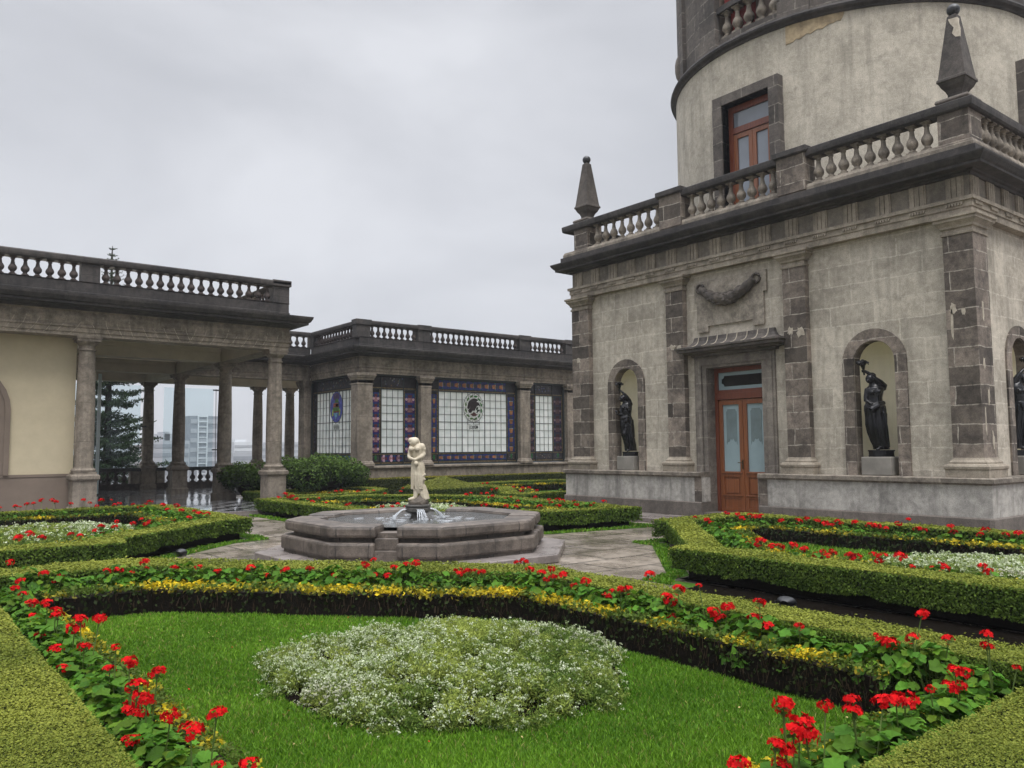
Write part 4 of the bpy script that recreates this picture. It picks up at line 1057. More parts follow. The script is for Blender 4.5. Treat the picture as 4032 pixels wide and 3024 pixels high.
def pip(P, poly):
    x, y = P[:, 0], P[:, 1]; ins = np.zeros(len(P), bool)
    for (x0, y0), (x1, y1) in zip(poly, poly[1:] + poly[:1]):
        c = (y0 > y) != (y1 > y)
        ins ^= c & (x < (x1 - x0) * (y - y0) / ((y1 - y0) or 1e-9) + x0)
    return ins


def leafsize(P, k=.0036, lo=.011, hi=.06):
    return np.clip(np.hypot(P[:, 0], P[:, 1]) * k, lo, hi)


def lowfreq(P, f=2.0, seed=0):
    r = np.random.default_rng(seed); v = np.zeros(len(P))
    for k in range(5):
        d = r.normal(size=3); d /= np.linalg.norm(d); v += np.sin(P @ d * f * (1.4 ** k) * 2 + r.uniform(0, 6)) / (1.25 ** k)
    return v / 2.2


def samp_area(outer, inner, cover, k, lo, hi):
    a = np.array(outer); mn, mx = a.min(0), a.max(0)
    # only the patch of ground that can be near the view needs the finest leaves
    nb = 24; out = []
    for i in range(nb):
        for j in range(nb):
            c0 = mn + (mx - mn) * np.array([i, j]) / nb; c1 = mn + (mx - mn) * np.array([i + 1, j + 1]) / nb
            d = math.hypot(*((c0 + c1) / 2)); s = min(max(d * k, lo), hi)
            n = RNG.poisson(cover / (s * s * .5) * np.prod(c1 - c0)); out.append(RNG.uniform(c0, c1, (n, 2)))
    P = np.concatenate(out)
    m = pip(P, outer)
    if inner: m &= ~pip(P, inner)
    return P[m]


def samp_side(poly, z0, z1, cover, sign, k, lo, hi):
    poly = ccw(poly); Ps, Ns = [], []
    for (x0, y0), (x1, y1) in zip(poly, poly[1:] + poly[:1]):
        L = math.hypot(x1 - x0, y1 - y0); m = max(1, int(L / .5)); nx, ny = (y1 - y0) / L * sign, -(x1 - x0) / L * sign
        for q in range(m):
            xm, ym = x0 + (x1 - x0) * (q + .5) / m, y0 + (y1 - y0) * (q + .5) / m
            if (0 - xm) * nx + (0 - ym) * ny < -.5: continue      # faces that look away from the garden walk
            s = min(max(math.hypot(xm, ym) * k, lo), hi); n = RNG.poisson(cover * L / m * (z1 - z0) / (s * s * .5))
            t = (q + RNG.uniform(0, 1, n)) / m
            Ps.append(np.stack([x0 + (x1 - x0) * t, y0 + (y1 - y0) * t, RNG.uniform(z0, z1, n)], 1)); Ns.append(np.tile([nx, ny, 0.15], (n, 1)))
    if not Ps: return np.zeros((0, 3)), np.zeros((0, 3))
    return np.concatenate(Ps), np.concatenate(Ns)


def colmix(n, a, b, v=.25, t=None):
    t = RNG.uniform(0, 1, n) if t is None else np.clip(t, 0, 1)
    c = np.array(a)[None] * (1 - t[:, None]) + np.array(b)[None] * t[:, None]
    return np.clip(c * RNG.uniform(1 - v, 1 + v, (n, 1)), 0, 1)


def inset(poly, d):
    poly = ccw(poly); n = len(poly); out = []
    for i in range(n):
        p0, p1, p2 = Vector(poly[i - 1]), Vector(poly[i]), Vector(poly[(i + 1) % n])
        a = (p1 - p0).normalized(); b = (p2 - p1).normalized(); n1, n2 = Vector((-a.y, a.x)), Vector((-b.y, b.x)); m = n1 + n2; m = m / max(.3, m.dot(n1))
        out.append((p1.x + m.x * d, p1.y + m.y * d))
    return out


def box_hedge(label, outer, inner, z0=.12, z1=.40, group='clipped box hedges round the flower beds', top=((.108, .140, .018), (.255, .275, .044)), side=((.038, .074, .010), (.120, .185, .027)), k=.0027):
    outer, inner = ccw(outer), ccw(inner)
    cx = sum(p[0] for p in outer) / len(outer); cyy = sum(p[1] for p in outer) / len(outer)
    root = empty('box_hedge', (cx, cyy, 0), label, 'hedge', group)
    mb = MB(); mb.prism_hole(inset(outer, .035), inset(inner, -.035), z0 + .03, z1 - .02); mb.build('branches', HEDGEC, root)
    mb = MB(); mb.prism_hole(inset(outer, .19), inset(inner, -.19), 0.0, z0 + .04); mb.build('stems', TWIG, root)
    P2 = samp_area(outer, inner, 2.1, k, .011, .05); P = np.column_stack([P2, np.full(len(P2), z1)])
    P[:, 2] += RNG.normal(0, .006, len(P)) + .010 * lowfreq(P, 2.0, 1) + .006 * lowfreq(P, 9, 5) + np.where(RNG.uniform(0, 1, len(P)) < .02, RNG.uniform(.005, .035, len(P)), 0)
    t = .5 + .30 * lowfreq(P, 1.6, 2) + RNG.normal(0, .25, len(P))
    Vs, Fs, Cs = [], [], []
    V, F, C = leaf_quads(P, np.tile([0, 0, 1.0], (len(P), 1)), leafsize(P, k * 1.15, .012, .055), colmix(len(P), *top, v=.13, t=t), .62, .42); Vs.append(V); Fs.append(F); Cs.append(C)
    for poly, sg in ((outer, 1), (inner, -1)):
        P, Nn = samp_side(poly, z0, z1 + .005, 2.3, sg, k, .011, .05)
        if not len(P): continue
        low = lowfreq(P, 3.5, 3) * .04
        keep = P[:, 2] > z0 + low + .01
        P, Nn = P[keep], Nn[keep]
        P[:, :2] += Nn[:, :2] * (RNG.normal(0, .010, len(P)) + .012 * lowfreq(P, 4, 4))[:, None]
        h = (P[:, 2] - z0) / (z1 - z0)
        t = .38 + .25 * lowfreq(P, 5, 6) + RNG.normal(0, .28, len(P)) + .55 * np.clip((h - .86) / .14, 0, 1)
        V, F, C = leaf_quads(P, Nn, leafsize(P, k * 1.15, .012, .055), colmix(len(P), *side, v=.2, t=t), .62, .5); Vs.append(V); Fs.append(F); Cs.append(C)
    add = np.cumsum([0] + [len(v) for v in Vs[:-1]])
    V = np.concatenate(Vs) - np.array([cx, cyy, 0]); F = np.concatenate([f + a for f, a in zip(Fs, add)])
    np_obj('foliage', np_mesh('foliage', V, F, np.concatenate(Cs)), LEAF, root)
    return root


def yellow_hedge(label, outer, inner=None, z0=.06, z1=.31, skip=None, k=.0052, sparse=1.0, yel=1.0):
    outer = ccw(outer); inner = ccw(inner) if inner else None
    cx = sum(p[0] for p in outer) / len(outer); cyy = sum(p[1] for p in outer) / len(outer)
    root = empty('golden_hedge', (cx, cyy, 0), label, 'hedge', 'low yellow leaved hedges inside the flower beds')
    mb = MB()
    if inner: mb.prism_hole(inset(outer, .055), inset(inner, -.055), z0 - .02, z1 - .05)
    else: mb.prism(inset(outer, .05), z0 - .02, z1 - .05)
    mb.build('branches', TWIG, root)
    Vs, Fs, Cs = [], [], []
    P2 = samp_area(outer, inner, 1.6, k, .018, .06); P = np.column_stack([P2, np.full(len(P2), z1)]); P[:, 2] += RNG.normal(0, .016, len(P)) + .012 * lowfreq(P, 5, 7) - .012
    pt = lowfreq(P, 2.2, 8) + .5 * lowfreq(P, 6, 12) + RNG.normal(0, .35, len(P)); t = np.clip(.04 + .85 * pt, 0, 1)
    C = colmix(len(P), (.075, .115, .018), (.60 * yel, .40 * yel + .04, .018), .25, t)
    V, F, C = leaf_quads(P, np.tile([0, 0, 1.0], (len(P), 1)), leafsize(P, k * 1.1, .022, .065), C, .66, .75); Vs.append(V); Fs.append(F); Cs.append(C)
    for poly, sg in ((outer, 1),) + (((inner, -1),) if inner else ()):
        P, Nn = samp_side(poly, z0, z1, .75 * sparse, sg, k, .018, .06)
        if not len(P): continue
        h = (P[:, 2] - z0) / (z1 - z0)
        keep = RNG.uniform(0, 1, len(P)) < (.34 + .9 * h ** 2.2 + .12 * lowfreq(P, 4, 9)); P, Nn, h = P[keep], Nn[keep], h[keep]
        P[:, :2] += Nn[:, :2] * RNG.normal(-.005, .018, (len(P), 1))
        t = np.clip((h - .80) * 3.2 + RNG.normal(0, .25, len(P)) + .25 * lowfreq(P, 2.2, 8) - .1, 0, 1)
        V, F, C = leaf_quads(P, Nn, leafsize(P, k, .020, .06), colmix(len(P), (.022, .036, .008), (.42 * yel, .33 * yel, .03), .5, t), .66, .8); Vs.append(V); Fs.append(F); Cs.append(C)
        P, Nn = samp_side(poly, z0, z1 - .06, .30, sg, k, .018, .05)      # bare upright twigs
        n = len(P); L = RNG.uniform(.03, .09, n); w = leafsize(P, .0009, .003, .012); tg = np.stack([-Nn[:, 1], Nn[:, 0], np.zeros(n)], 1); d = np.stack([RNG.normal(0, .25, n), RNG.normal(0, .25, n), np.ones(n)], 1)
        P[:, :2] -= Nn[:, :2] * RNG.uniform(0, .04, (n, 1))
        V = np.stack([P - tg * w[:, None] / 2, P + tg * w[:, None] / 2, P + tg * w[:, None] / 2 + d * L[:, None], P - tg * w[:, None] / 2 + d * L[:, None]], 1).reshape(-1, 3)
        Vs.append(V); Fs.append(np.arange(4 * n).reshape(n, 4)); Cs.append(colmix(n, (.028, .017, .011), (.085, .058, .038), .3))
    add = np.cumsum([0] + [len(v) for v in Vs[:-1]])
    V = np.concatenate(Vs) - np.array([cx, cyy, 0]); F = np.concatenate([f + a for f, a in zip(Fs, add)])
    np_obj('foliage', np_mesh('foliage', V, F, np.concatenate(Cs)), LEAF, root)
    return root


def flat(name, poly, z, mat, hole=None, kind='structure'):
    mb = MB()
    if hole: 
        tris = tessellate_polygon([[Vector((x, y, 0)) for x, y in poly], [Vector((x, y, 0)) for x, y in hole]]); i = mb.add([(x, y, z) for x, y in poly + hole])
        for t in tris: mb.f.append(tuple(i + q for q in t)); mb.c.append(None)
    else: mb.poly([(x, y, z) for x, y in poly])
    o = mb.build(name, mat); return tag(o, kind=kind)


def grass(poly, hole, z, dens, h=.04, k=.00115, lo=.0035, name='grass', col=((.022, .075, .008), (.085, .20, .022))):
    a = np.array(poly); mn, mx = a.min(0), a.max(0); nb = 16; out = []
    for i in range(nb):
        for j in range(nb):
            c0 = mn + (mx - mn) * np.array([i, j]) / nb; c1 = mn + (mx - mn) * np.array([i + 1, j + 1]) / nb
            s = max(math.hypot(*((c0 + c1) / 2)) * k, lo); out.append(RNG.uniform(c0, c1, (RNG.poisson(dens / (s * h * .55) * np.prod(c1 - c0)), 2)))
    P = np.concatenate(out); m = pip(P, poly)
    if hole: m &= ~pip(P, hole)
    P = P[m]; n = len(P); P = np.column_stack([P, np.full(n, z)])
    hh = h * RNG.uniform(.5, 1.25, n) * (1 + .25 * lowfreq(P, 3, 21)); w = leafsize(P, k, lo, .03) * RNG.uniform(.7, 1.3, n)
    an = RNG.uniform(0, 2 * PI, n); tg = np.stack([np.cos(an), np.sin(an), 0 * an], 1) * w[:, None] / 2
    ln = np.stack([RNG.normal(0, .45, n), RNG.normal(0, .45, n), np.ones(n)], 1) * hh[:, None]
    ln2 = ln * .55 + np.stack([RNG.normal(0, .05, n), RNG.normal(0, .05, n), .1 * np.ones(n)], 1) * hh[:, None]
    V = np.stack([P - tg, P + tg, P + ln2 + tg * .75, P + ln2 - tg * .75, P + ln + tg * .12, P + ln - tg * .12], 1).reshape(-1, 3)
    b = np.arange(n)[:, None] * 6; F = np.concatenate([b + np.array([[0, 1, 2, 3]]), b + np.array([[3, 2, 4, 5]])])
    t = .45 + .22 * lowfreq(P, 1.3, 22) + RNG.normal(0, .28, n); C = colmix(n, *col, v=.2, t=t); dry = (RNG.uniform(0, 1, n) < .035 + .03 * np.clip(lowfreq(P, .9, 24), 0, 1)); C[dry] = np.array([.30, .27, .09]) * RNG.uniform(.6, 1.1, (dry.sum(), 1)); C = np.concatenate([C, C])
    o = np_obj(name, np_mesh(name, V, F, C), GRASSM); tag(o, kind='stuff'); return o


def alyssum(cx, cyy, rx, ry, z, h, scale=1.0, seed=0, bald=True, label='white alyssum mound'):
    """a low round mound of small white flowers, nobody could count them"""
    d = math.hypot(cx, cyy); cs = max(.005, d * .00145) * scale       # petal patch size
    Vs, Fs, Cs = [], [], []
    area = PI * rx * ry; nc = int(area * 80)
    r = np.sqrt(RNG.uniform(0, 1, nc)); a = RNG.uniform(0, 2 * PI, nc); wob = 1 + .05 * np.sin(3 * a + 1) + .04 * np.sin(5 * a + 2) + .03 * np.sin(9 * a)
    CC = np.stack([cx + rx * r * wob * np.cos(a), cyy + ry * r * wob * np.sin(a), np.zeros(nc)], 1)
    CC[:, 2] = z + (h * .80) * np.sqrt(np.clip(1 - r ** 2.4, 0, 1)) * (.90 + .13 * lowfreq(CC, 2.2, 31 + seed)) - .03
    rad = RNG.uniform(.07, .115, nc)
    fl = np.clip((.16 if bald else .36) + .24 * lowfreq(CC, 1.6, 35 + seed) + RNG.normal(0, .12, nc), .015, .7); tint = np.clip(.45 + .35 * lowfreq(CC, 1.7, 33 + seed) + RNG.normal(0, .2, nc), 0, 1)
    ls = max(.017, d * .0043); m = int(7 * .11 ** 2 / (ls * ls * .3)) + 6
    dd = nrm(RNG.normal(size=(nc * m, 3)) + np.array([0, 0, .7])); P = np.repeat(CC, m, 0) + dd * np.repeat(rad, m)[:, None] * RNG.uniform(.35, 1.05, (nc * m, 1)); P[:, 2] = np.maximum(P[:, 2], z + .004)
    V, F, C = leaf_quads(P, dd * .5 + RNG.normal(0, .5, (nc * m, 3)), ls, colmix(nc * m, (.075, .135, .022), (.33, .385, .085), .3, np.repeat(tint, m) + RNG.normal(0, .2, nc * m)), .24, .8); Vs.append(V); Fs.append(F); Cs.append(C)
    hs = max(.013, d * .0031); mh = int(3.4 * .11 ** 2 / (hs * hs * 1.6)) + 2
    keep = RNG.uniform(0, 1, nc * mh) < np.repeat(fl, mh); ids = np.repeat(np.arange(nc), mh)[keep]; nh = len(ids)
    dd = nrm(RNG.normal(size=(nh, 3)) * np.array([.8, .8, .6]) + np.array([0, 0, .75])); P = CC[ids] + dd * (rad[ids] * RNG.uniform(.92, 1.35, nh))[:, None]; P[:, 2] = np.maximum(P[:, 2], z + .02)
    pur = np.repeat(np.clip(lowfreq(P, 1.5, 38 + seed) * 1.8 - 1.0, 0, 1), 8); gy = np.repeat(RNG.beta(1.5, 1.4, nh), 8)
    off = nrm(RNG.normal(size=(nh * 8, 3)) + np.array([0, 0, .6])) * hs * .72; off[:, 2] *= .7
    C = colmix(nh * 8, (.24, .32, .10), (.66, .70, .53), .12, gy + RNG.normal(0, .22, nh * 8)); C = np.clip(C * (1 - pur[:, None] * .4) + np.array([.42, .33, .36]) * pur[:, None] * .4, 0, 1)
    V, F, C = leaf_quads(np.repeat(P, 8, 0) + off, off * 40, cs * 1.2, C, .9, .35); Vs.append(V); Fs.append(F); Cs.append(C)
    w = np.array([[.0012, 0, 0]]) * max(1, d / 3); Bq = CC[ids] + (P - CC[ids]) * .45; V = np.stack([Bq - w, Bq + w, P + w, P - w], 1).reshape(-1, 3); Vs.append(V); Fs.append(np.arange(4 * nh).reshape(nh, 4)); Cs.append(colmix(nh, (.08, .12, .03), (.18, .22, .07), .2))
    add = np.cumsum([0] + [len(v) for v in Vs[:-1]])
    o = np_obj('alyssum_flowers', np_mesh('alyssum_flowers', np.concatenate(Vs), np.concatenate([f + a for f, a in zip(Fs, add)]), np.concatenate(Cs)), LEAF)
    return tag(o, label, None, None, 'stuff')


# ------------------------------------------------------------------ the four beds round the fountain and two beyond
BEDS = {
    'near': dict(outer=[(.38, 1.24), (5.66, 1.24), (5.74, 5.7), (5.82, 6.75), (3.95, 8.85), (2.65, 10.3), (2.3, 10.42), (.38, 10.5)], inner=[(.90, 1.76), (5.17, 1.76), (5.27, 6.45), (2.42, 9.62), (.90, 9.84)],
                 yo=[(1.30, 2.22), (4.95, 2.22), (5.06, 6.28), (2.42, 9.02), (1.30, 9.1)], yi=[(1.52, 2.48), (4.70, 2.48), (4.80, 6.02), (2.28, 8.70), (1.52, 8.82)]),
    'right': dict(outer=[(7.85, .0), (13.15, .0), (13.12, 9.72), (10.76, 9.76), (10.70, 9.36), (8.38, 7.0), (7.92, 6.92)], inner=[(8.40, .5), (12.62, .5), (12.60, 9.2), (11.15, 9.2), (8.45, 6.45)],
                  yo=[(9.05, 1.0), (12.20, 1.0), (12.20, 8.6), (11.35, 8.6), (9.05, 6.25)], yi=[(9.25, 1.2), (11.95, 1.2), (11.95, 8.35), (11.45, 8.35), (9.25, 6.1)]),
    'left': dict(outer=[(.1, 12.36), (2.86, 12.24), (2.98, 12.92), (5.14, 14.95), (5.72, 15.12), (5.60, 20.45), (.1, 20.45)], inner=[(.6, 12.95), (2.46, 12.9), (2.62, 13.3), (4.85, 15.45), (5.2, 15.6), (5.12, 20.0), (.6, 20.0)],
                 yo=[(1.0, 13.5), (2.4, 13.55), (4.75, 16.0), (4.75, 19.5), (1.0, 19.5)], yi=[(1.2, 13.7), (2.32, 13.78), (4.5, 16.1), (4.5, 19.25), (1.2, 19.25)]),
    'far': dict(outer=[(8.0, 14.85), (8.5, 14.6), (10.34, 12.72), (10.5, 12.3), (12.85, 11.93), (13.2, 14.4), (13.3, 17.7), (10.9, 20.9), (7.95, 20.9)], inner=[(8.45, 15.2), (10.8, 12.95), (12.4, 12.45), (12.72, 17.6), (10.65, 20.4), (8.4, 20.4)],
                yo=[(9.0, 15.4), (10.95, 13.3), (12.15, 13.1), (12.2, 17.4), (10.6, 19.7), (9.0, 19.7)], yi=[(9.22, 15.5), (11.05, 13.55), (11.92, 13.4), (11.95, 17.35), (10.5, 19.45), (9.22, 19.45)]),
    'wing': dict(outer=[(9.2, 21.5), (11.6, 21.5), (13.3, 23.4), (13.3, 25.2), (9.2, 25.2)], inner=[(9.6, 21.9), (11.4, 21.9), (12.9, 23.6), (12.9, 24.8), (9.6, 24.8)], yo=[(9.95, 22.5), (11.2, 22.5), (12.4, 23.8), (12.4, 24.4), (9.95, 24.4)], yi=[(10.15, 22.7), (11.1, 22.7), (12.15, 23.85), (12.15, 24.2), (10.15, 24.2)]),
    'tower': dict(outer=[(14.1, 17.5), (22, 17.5), (22, 25.0), (16.9, 25.0), (16.1, 21.2), (14.0, 18.3)], inner=[(14.7, 17.95), (21.5, 17.95), (21.5, 24.5), (17.4, 24.5), (16.5, 21.0), (14.6, 18.2)], yo=[(15.4, 18.6), (21, 18.6), (21, 24.0), (17.8, 24), (16.9, 20.9)], yi=[(15.8, 18.85), (20.8, 18.85), (20.8, 23.8), (18, 23.8), (17.2, 20.8)]),
}
HLAB = {'near': 'clipped box hedge framing the nearest flower bed', 'right': 'clipped box hedge framing the bed before the tower door wall', 'left': 'clipped box hedge framing the bed before the cream wall', 'far': 'clipped box hedge framing the bed behind the fountain statue', 'wing': 'box hedge of the small bed below the oval medallion window', 'tower': 'box hedge between the tower corner and the wing'}
YLAB = {'near': 'yellow leaved low hedge with dark twiggy sides around nearest lawn', 'right': 'yellow leaved low hedge around the lawn before the tower door wall', 'left': 'yellow leaved low hedge around the lawn before the cream wall', 'far': 'yellow leaved low hedge around the lawn behind the fountain statue', 'wing': 'yellow leaved low hedge in the small bed below the wing', 'tower': 'yellow leaved low hedge between tower corner and wing'}
LZ = 0.06
for kx_, b in BEDS.items():
    b = {q: ccw(v) for q, v in b.items()}; BEDS[kx_] = b
    box_hedge(HLAB[kx_], b['outer'], b['inner'])
    if kx_ == 'near':
        yellow_hedge(YLAB[kx_], [(4.98, 2.55), (5.06, 6.28), (2.42, 9.02), (1.30, 9.12), (1.42, 8.80), (2.28, 8.72), (4.80, 6.02), (4.76, 2.55)])
        yellow_hedge('sparse low yellow leaved edging along the left and front lawn edge', [(1.36, 9.0), (1.36, 2.28), (4.9, 2.28), (4.9, 2.44), (1.52, 2.44), (1.52, 9.0)], z1=.17, sparse=1.2)
    else: yellow_hedge(YLAB[kx_], b['yo'], b['yi'], sparse=1.7, z1=.31 if kx_ == 'right' else .33)
    flat('bed_soil_and_shade', inset(b['outer'], .1), .02, SOIL_SHADE, inset(b['yi'], .03))
    flat('lawn', inset(b['yi'], -.02), LZ - .012, LAWNB)
    flat('grass_verge', inset(b['outer'], -.26), .004, LAWNB, inset(b['outer'], .02))
flat('bed_soil_and_shade', [(5.72, -.5), (7.95, -.5), (8.0, 6.45), (7.4, 6.3), (5.78, 5.2)], .009, SOIL_SHADE)  # near-black sheet: the deep shade between the hedges is put into its colour

MND = {'near': (3.36, 5.02, 1.27, 1.32, .22), 'right': (10.35, 4.0, 1.45, 1.55, .24), 'left': (2.75, 17.2, 1.35, 1.7, .25), 'far': (10.75, 17.3, 1.2, 1.5, .22)}
GCOL = ((.045, .125, .007), (.165, .32, .023))
gp = inset(BEDS['near']['yi'], -.0)
def ell(cx, cyy, rx, ry, n=24): return [(cx + rx * math.cos(2 * PI * k / n), cyy + ry * math.sin(2 * PI * k / n)) for k in range(n)]
grass(gp, ell(*MND['near'][:2], 1.2, 1.25), LZ - .012, 1.5, .030, col=GCOL)
for q, dn in (('right', .9), ('left', .9), ('far', .8)): grass(inset(BEDS[q]['yi'], 0), ell(*MND[q][:2], MND[q][2] * .9, MND[q][3] * .9), LZ - .012, dn, .05, k=.0016, col=GCOL)
for q, dn in (('near', .8), ('right', 1.0), ('left', .9), ('far', .9)):
    o_ = inset(BEDS[q]['outer'], -.26)
    if q == 'right': o_ = [(7.6, 6.62)] + [p for p in o_ if p[1] > 6]
    grass(ccw(o_), BEDS[q]['outer'] if q != 'right' else [p if p[1] > 5 else (p[0], 6.7) for p in BEDS[q]['outer']], .004, dn, .04, k=.0016, lo=.006, col=GCOL)
ALAB = {'near': 'round mound of white alyssum in the nearest lawn', 'right': 'white alyssum mound before the tower', 'left': 'pale alyssum mound before the cream wall', 'far': 'white alyssum behind the fountain'}
for i, (q, v) in enumerate(MND.items()): alyssum(*v[:2], v[2], v[3], LZ - .01, v[4], seed=i, bald=(q in ('near', 'left')), label=ALAB[q])
# bare soil under the alyssum
flat('bed_soil_and_shade', ell(*MND['near'][:2], 1.26, 1.32, 32), LZ + .001, SOIL_SHADE)

# fallen petals and leaf bits on the near lawn
n = 130; P2 = RNG.uniform((1.6, 2.5), (4.7, 8.4), (n, 2)); P2 = P2[pip(P2, gp)]; n = len(P2)
V, F, C = leaf_quads(np.column_stack([P2, np.full(n, LZ + .018)]), np.tile([0, 0, 1.0], (n, 1)), .016, np.where(RNG.uniform(0, 1, (n, 1)) < .4, np.array([[.45, .02, .02]]), np.array([[.42, .33, .14]])), .7, .3)
tag(np_obj('fallen_petals', np_mesh('fallen_petals', V, F, C), PETAL), kind='stuff')

# low hedge along the wing wall
box_hedge('dark hedge with yellow tips along the foot of the wing', [(13.9, 25.6), (24, 25.6), (24, 26.45), (13.9, 26.45)], [(14.6, 26.0), (23.5, 26.0), (23.5, 26.1), (14.6, 26.1)], z1=.62, group='hedges under the wing', top=((.11, .13, .02), (.30, .25, .03)), side=((.02, .032, .010), (.07, .085, .02)))


# ------------------------------------------------------------------ geraniums
def gleaf_mesh(seed):
    r = np.random.default_rng(seed); V, F, C = [], [], []
    for k in range(60):
        a = r.uniform(0, 2 * PI); q = math.sqrt(r.uniform(0, 1)); rad = .23 * q; hgt = .35 - .19 * q ** 1.6 + r.uniform(-.06, .03)
        c = np.array([rad * math.cos(a), rad * math.sin(a), max(.06, hgt)]); s = r.uniform(.022, .049)
        up_ = np.array([math.cos(a) * q * .8 + r.normal(0, .28), math.sin(a) * q * .8 + r.normal(0, .28), 1.0]); up_ /= np.linalg.norm(up_)
        t = np.cross(up_, r.normal(size=3)); t /= np.linalg.norm(t); b = np.cross(up_, t); n = 18; base = len(V); V.append(c - up_ * s * .22)
        for j in range(n):
            an = 2 * PI * j / n; lob = 1 + .11 * math.cos(an * 6) - (.55 if j == 0 else .15 if j in (1, n - 1) else 0)
            V.append(c + (t * math.cos(an) + b * math.sin(an)) * s * lob + up_ * s * (.10 * math.cos(an * 3) + .06 * r.normal()))
        col = np.array([.055, .150, .014]) * r.uniform(.5, 1.45) + np.array([.06, .05, 0]) * r.uniform(0, 1) ** 2
        for j in range(n): F.append((base, base + 1 + j, base + 1 + (j + 1) % n)); C.append(col * r.uniform(.9, 1.12))
        w = .0028; p0 = np.array([c[0] * .25, c[1] * .25, .02]); e = np.array([b[0], b[1], 0]) * w * 1.4; bs = len(V); V += [p0 - e, p0 + e, c + e - up_ * s * .2]; F.append((bs, bs + 1, bs + 2)); C.append(np.array([.10, .13, .035]))
    return np_mesh('geranium_leaves', np.array(V), np.array(F), np.array(C), smooth=False)


def ghead_mesh(seed, size=1.0):
    r = np.random.default_rng(100 + seed); V, F, C = [], [], []; nf = int(r.integers(18, 27)); R0 = .042 * size
    for k in range(nf):
        d = r.normal(size=3); d[2] = abs(d[2]) * .9 + .05 if r.uniform() < .8 else d[2] * .5; d /= np.linalg.norm(d); c = d * R0 * np.array([1.15, 1.15, .8]) * r.uniform(.8, 1.1); f = d + r.normal(0, .25, 3); f /= np.linalg.norm(f)
        t = np.cross(f, r.normal(size=3)); t /= np.linalg.norm(t); b = np.cross(f, t); col0 = np.array([.50, .006, .008]) * r.uniform(.65, 1.2) + np.array([.1, .006, .006]) * r.uniform(0, .8)
        for j in range(5):
            an = 2 * PI * j / 5 + r.uniform(-.2, .2); u = t * math.cos(an) + b * math.sin(an); w = np.cross(f, u); s = .0165 * size * r.uniform(.85, 1.15); base = len(V)
            V += [c, c + u * s * .6 + w * s * .42 + f * s * .12, c + u * s * 1.15 + f * s * r.uniform(-.1, .35), c + u * s * .6 - w * s * .42 + f * s * .12]; F.append((base, base + 1, base + 2, base + 3)); C.append(np.minimum(col0 * r.uniform(.8, 1.15), .95))
    for k in range(10):
        d = r.normal(size=3); d[2] = -abs(d[2]); d /= np.linalg.norm(d); c = d * R0 * .55; w = r.normal(size=3) * .006; base = len(V); V += [c * .2, c + w, c * 1.5, c - w]; F.append((base, base + 1, base + 2, base + 3)); C.append(np.array([.10, .15, .04]))
    return np_mesh('flower_head', np.array(V), np.array(F), np.array(C))


LEAVES = [gleaf_mesh(k) for k in range(7)]
HEADS = [ghead_mesh(k, s) for k, s in enumerate((1, 1.1, .9, 1.15, 1.0, .85, 1.05, .62))]
for me in LEAVES: me.materials.append(GERL)
for me in HEADS: me.materials.append(PETAL)
mb = MB(); mb.tube([(0, 0, 0), (.0, .0, 1)], 1.0, 6); st = mb.build('stalk', STALK); STK = st.data; bpy.data.objects.remove(st)

